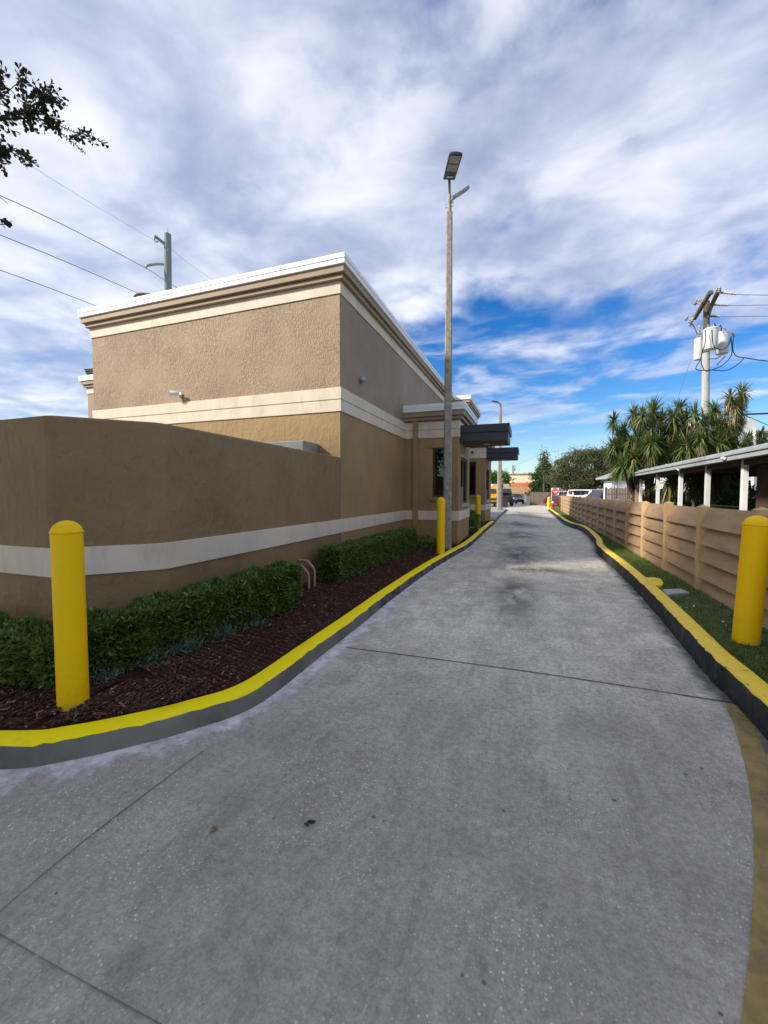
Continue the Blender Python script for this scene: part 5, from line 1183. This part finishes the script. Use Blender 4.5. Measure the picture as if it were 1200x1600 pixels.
car(GP(925, 43), yawc + R(170), m_carw, 'second white van, right of the first, over the fence', kind='van')
car(GP(938, 37), yawc - R(75), m_card, 'dark navy car over the fence beside the picket fence', kind='suv')
# yellow truck
m_ytruck = cp('truck_yellow', (.75, .36, .01)); m_cream = pmat('truck_box_cream', (.58, .56, .42), .5, .06)
def truck(loc, yaw, label, cab_m, box_m, name):
    e = empty(name, loc, label, 'truck'); c, s_ = math.cos(yaw), math.sin(yaw); fx = Vector((c, s_, 0)); sy_ = Vector((-s_, c, 0)); o0 = Vector(loc)
    T = lambda x, y, z: o0 + fx * x + sy_ * y + Vector((0, 0, z))
    if box_m: MB().obox(T(-2.3, 0, 1.75), fx, sy_, (0, 0, 1), 4.2, 2.1, 1.9).build('cargo_box', box_m, e, bevel=.03)
    else: MB().obox(T(-2.3, 0, 1.65), fx, sy_, (0, 0, 1), 4.2, 2.0, 1.5).build('rear_body', cab_m, e, bevel=.25)
    MB().extr([T(-.1, -.95, .55), T(-.1, -.95, 2.15), T(.85, -.95, 2.1), T(1.25, -.95, 1.42), T(2.1, -.95, 1.25), T(2.2, -.95, .55)], sy_ * 1.9).build('cab', cab_m, e, bevel=.09)
    ww = .8 if box_m else .42
    MB().extr([T(.90, -ww, 2.03), T(1.27, -ww, 1.56), T(1.30, -ww, 1.58), T(.94, -ww, 2.05)], sy_ * 2 * ww).build('windscreen', m_cglass, e)
    if box_m: MB().obox(T(.45, 0, 1.72), fx, sy_, (0, 0, 1), .6, 1.93, .5).build('side_window', m_cglass, e)
    mb = MB(); mb.obox(T(2.2, 0, .9), fx, sy_, (0, 0, 1), .06, 1.3 if box_m else .7, .42 if box_m else .22); mb.obox(T(2.26, 0, .52), fx, sy_, (0, 0, 1), .16, 2.0, .24); mb.build('grille', m_led, e, bevel=.02)
    MB().obox(T(-1.5, 0, .62), fx, sy_, (0, 0, 1), 5.6, .9, .24).build('chassis', m_led, e)
    for y in (-.75, .75): MB().lathe(T(2.2, y, .95), [(.13, 0), (.13, .05), (.08, .07)], 14, fx).build('headlight', m_lampw, e)
    for x in (1.35, -3.1):
        for y in (-.9, .7): wo_ = MB().lathe(T(x, y, .42), [(.25, 0), (.41, .01), (.42, .05), (.42, .2), (.4, .23), (.25, .23)], 24, sy_).build('wheel', m_tyre, e, smooth=True); MB().lathe(T(x, y + (.0 if y < 0 else .22), .42), [(.0, 0), (.22, 0), (.22, .015), (.0, .015)], 14, sy_).build('rim', m_rim, wo_)
    return e
truck(GP(767, 47), yawc - R(8), 'yellow-orange truck showing past the corner of the far bay', m_ytruck, None, 'truck')
truck(GP(783.5, 51), yawc + R(2), 'cream box truck with a dark nose behind the far lamp post', m_carb, m_cream, 'box_truck')
mb_ = PG(789, 793.5); e = empty('wheeled_bin', GP(786.5, 42), 'dark wheeled bin at the kerb right of the far lamp post', 'bin'); bp = GP(786.5, 42)
MB().extr([bp + RT * -.45 + Vector((0, 0, .1)), bp + RT * .45 + Vector((0, 0, .1)), bp + RT * .52 + Vector((0, 0, 1.15)), bp + RT * -.52 + Vector((0, 0, 1.15))], FW * .8).build('body', m_led, e, bevel=.03)
MB().obox(bp + FW * .4 + Vector((0, 0, 1.2)), RT, FW, (0, 0, 1), 1.1, .9, .09).build('lid', m_led, e, bevel=.03)
m_ = MB(); [m_.lathe(bp + RT * s_ * .5 + FW * .65 + Vector((0, 0, .12)), [(.11, 0), (.11, .05)], 12, RT) for s_ in (-1, .9)]; m_.build('wheel', m_tyre, e)

# ------------------------------------------------------------------ signs, hydrant, small posts
m_swood = pmat('sign_post_yellow', (.62, .45, .12), .6, .1)
sgp = PG(861.3, 794, .165); ds = FW.dot(sgp); sp_ = PD(867.3, 768, ds); e = empty('no_entry_sign', sgp, 'square white sign with a red no-entry disc on a yellow post', 'sign')
nrm = Vector((.10, -1, 0)).normalized(); rt_ = Vector((0, 0, 1)).cross(nrm); rt_ = rt_ if rt_.dot(RT) > 0 else -rt_; upv = Vector((0, 0, 1))
S_ = 11.4 / F * ds; cc = Vector(sp_)
poly = []
for sx_, sy2 in ((1,1),(-1,1),(-1,-1),(1,-1)):
    for k in range(5):
        t = math.atan2(sy2, sx_) - math.pi/4 + math.pi/2 * k / 4; poly.append(cc + rt_ * (sx_ * (S_/2 - .06) + .06 * math.cos(t)) + upv * (sy2 * (S_/2 - .06) + .06 * math.sin(t)))
MB().extr(poly, -nrm * .012).build('plate', m_wsign, e)
MB().lathe(cc + nrm * .002, [(S_ * .47, 0), (S_ * .47, .004)], 40, nrm).build('red_disc', m_red, e)
MB().obox(cc + nrm * .009, rt_, upv, nrm, S_ * .74, S_ * .15, .004).build('white_bar', m_wsign, e)
def fmt(c, rt, up, nr_): 
    m = Matrix((rt, up, nr_)).transposed().to_4x4(); m.translation = Vector(c) - rootloc(e); return m
text('lettering', 'DO NOT', m_wsign, e, S_ * .17, fmt(cc + nrm * .009 + upv * S_ * .22, rt_, upv, nrm)); text('lettering', 'ENTER', m_wsign, e, S_ * .17, fmt(cc + nrm * .009 - upv * S_ * .22, rt_, upv, nrm))
MB().beam(sgp, Vector((sgp.x, sgp.y, cc.z + S_ * .2)), .08, .08).build('post', m_swood, e)
# stop sign seen edge-on
sgp = PG(785.3, 797, .12); ds = FW.dot(sgp); cc = PD(785.3, 756.5, ds); e = empty('stop_sign', sgp, 'stop sign seen nearly edge-on on a thin dark post', 'sign')
nrm = (-FW * .42 + RT * .9).normalized(); rt_ = Vector((0, 0, 1)).cross(nrm); r_ = .40
oct_ = [cc + rt_ * r_ * math.cos(R(22.5 + 45 * k)) + upv * r_ * math.sin(R(22.5 + 45 * k)) for k in range(8)]
MB().extr(oct_, -nrm * .01).build('plate', m_wsign, e); oct2 = [cc + nrm * .004 + (p_ - cc) * .94 for p_ in oct_]; MB().extr(oct2, -nrm * .003).build('red_face', m_red, e)
text('lettering', 'STOP', m_wsign, e, .30, fmt(cc + nrm * .006, rt_, upv, nrm)); MB().beam(sgp, Vector((sgp.x, sgp.y, cc.z + .35)) - nrm * .03, .05, .05).build('post', m_wood, e)
hy = PG(863.5, 794.5, .165); e = empty('fire_hydrant', hy, 'red fire hydrant with a white cap under the no-entry sign', 'hydrant')
MB().lathe(hy, [(.15, 0), (.15, .05), (.11, .06), (.10, .42), (.13, .44), (.13, .48)], 18).build('barrel', m_hyd, e, smooth=True); MB().lathe(hy + Vector((0, 0, .48)), [(.12, 0), (.12, .04), (.09, .11), (.03, .15), (.03, .19)], 18).build('cap', m_wsign, e, smooth=True)
m_ = MB(); m_.lathe(hy + Vector((0, 0, .33)) - RT * .17, [(.05, 0), (.05, .34)], 10, RT); m_.lathe(hy + Vector((0, 0, .30)) - FW * .16, [(.06, 0), (.06, .16)], 10, FW); m_.build('nozzle', m_hyd, e)
bp = PG(876, 797, .165); e = empty('brown_post', bp, 'short thick brown post at the far end of the louvred fence', 'post'); MB().box(bp.x - .13, bp.x + .13, bp.y - .13, bp.y + .13, 0, 1.25).build('shaft', m_bfence, e, bevel=.01); MB().box(bp.x - .16, bp.x + .16, bp.y - .16, bp.y + .16, 1.25, 1.3).build('cap', m_fpost, e)
# person by the bin
pb = GP(820.8, 56.5); e = empty('person', pb, 'person in a dark top and blue jeans standing by a grey bin', 'person')
bm_v = [(0,0,.92),(0,0,1.15),(0,0,1.38),(0,0,1.48),(0,-.02,1.58),(0,-.02,1.70), (.09,0,.88),(.10,-.02,.48),(.10,0,.08),(.10,-.12,.04), (-.09,0,.88),(-.12,.03,.48),(-.13,.05,.08),(-.13,-.07,.04), (.18,0,1.38),(.22,0,1.12),(.20,-.12,.90),(.20,-.18,.82), (-.18,0,1.38),(-.24,-.02,1.12),(-.26,-.18,.95),(-.26,-.25,.90)]
bm_e = [(0,1),(1,2),(2,3),(3,4),(4,5),(0,6),(6,7),(7,8),(8,9),(0,10),(10,11),(11,12),(12,13),(2,14),(14,15),(15,16),(16,17),(2,18),(18,19),(19,20),(20,21)]
rad = [.15,.14,.14,.055,.085,.075,.09,.065,.045,.035,.09,.065,.045,.035,.06,.045,.032,.03,.06,.045,.032,.03]
def skinned(nm, vs, es, rd, mat, par):
    me = bpy.data.meshes.new(nm); me.from_pydata([tuple(RT * x + FW * y + Vector((0, 0, z))) for x, y, z in vs], es, []); me.materials.append(mat); o_ = bpy.data.objects.new(nm, me); COL.objects.link(o_); o_.parent = par
    me.skin_vertices.new() if not me.skin_vertices else None
    sk = o_.modifiers.new('skin', 'SKIN'); 
    if not me.skin_vertices: me.skin_vertices.new()
    for i, r_ in enumerate(rd): me.skin_vertices[0].data[i].radius = (r_, r_)
    me.skin_vertices[0].data[0].use_root = True; o_.modifiers.new('sub', 'SUBSURF').levels = 1; return o_
m_skin = pmat('skin', (.42, .22, .15), .6, .05); m_jean = pmat('jeans', (.12, .17, .26), .9, .15); m_top = pmat('dark_top', (.02, .022, .03), .9, .1)
try:
    skinned('body', bm_v, bm_e, rad, m_skin, e)
    skinned('top', [(0,0,.95),(0,0,1.15),(0,0,1.38),(.18,0,1.38),(.22,0,1.14),(-.18,0,1.38),(-.24,-.02,1.14)], [(0,1),(1,2),(2,3),(3,4),(2,5),(5,6)], [.165,.155,.155,.075,.06,.075,.06], m_top, e)
    skinned('jeans', [(0,0,.95),(.09,0,.88),(.10,-.02,.48),(.10,0,.10),(-.09,0,.88),(-.12,.03,.48),(-.13,.05,.10)], [(0,1),(1,2),(2,3),(0,4),(4,5),(5,6)], [.16,.10,.08,.06,.10,.08,.06], m_jean, e)
except Exception as ex: print('skin fail', ex)
h_ = MB().lathe(tuple(pb + Vector((0, 0, 1.60))), [(.085, 0), (.098, .05), (.09, .11), (.04, .15)], 14).build('hair', m_top, e, smooth=True)
gb = GP(824.8, 56); e = empty('grey_bin', gb, 'tall grey bin beside the standing person', 'bin'); MB().extr([gb + RT * -.28 + Vector((0, 0, .05)), gb + RT * .28 + Vector((0, 0, .05)), gb + RT * .33 + Vector((0, 0, 1.25)), gb + RT * -.33 + Vector((0, 0, 1.25))], FW * .6).build('body', m_alu, e, bevel=.03)
MB().obox(gb + FW * .3 + Vector((0, 0, 1.29)), RT, FW, (0, 0, 1), .7, .7, .07).build('lid', m_alu, e, bevel=.02)
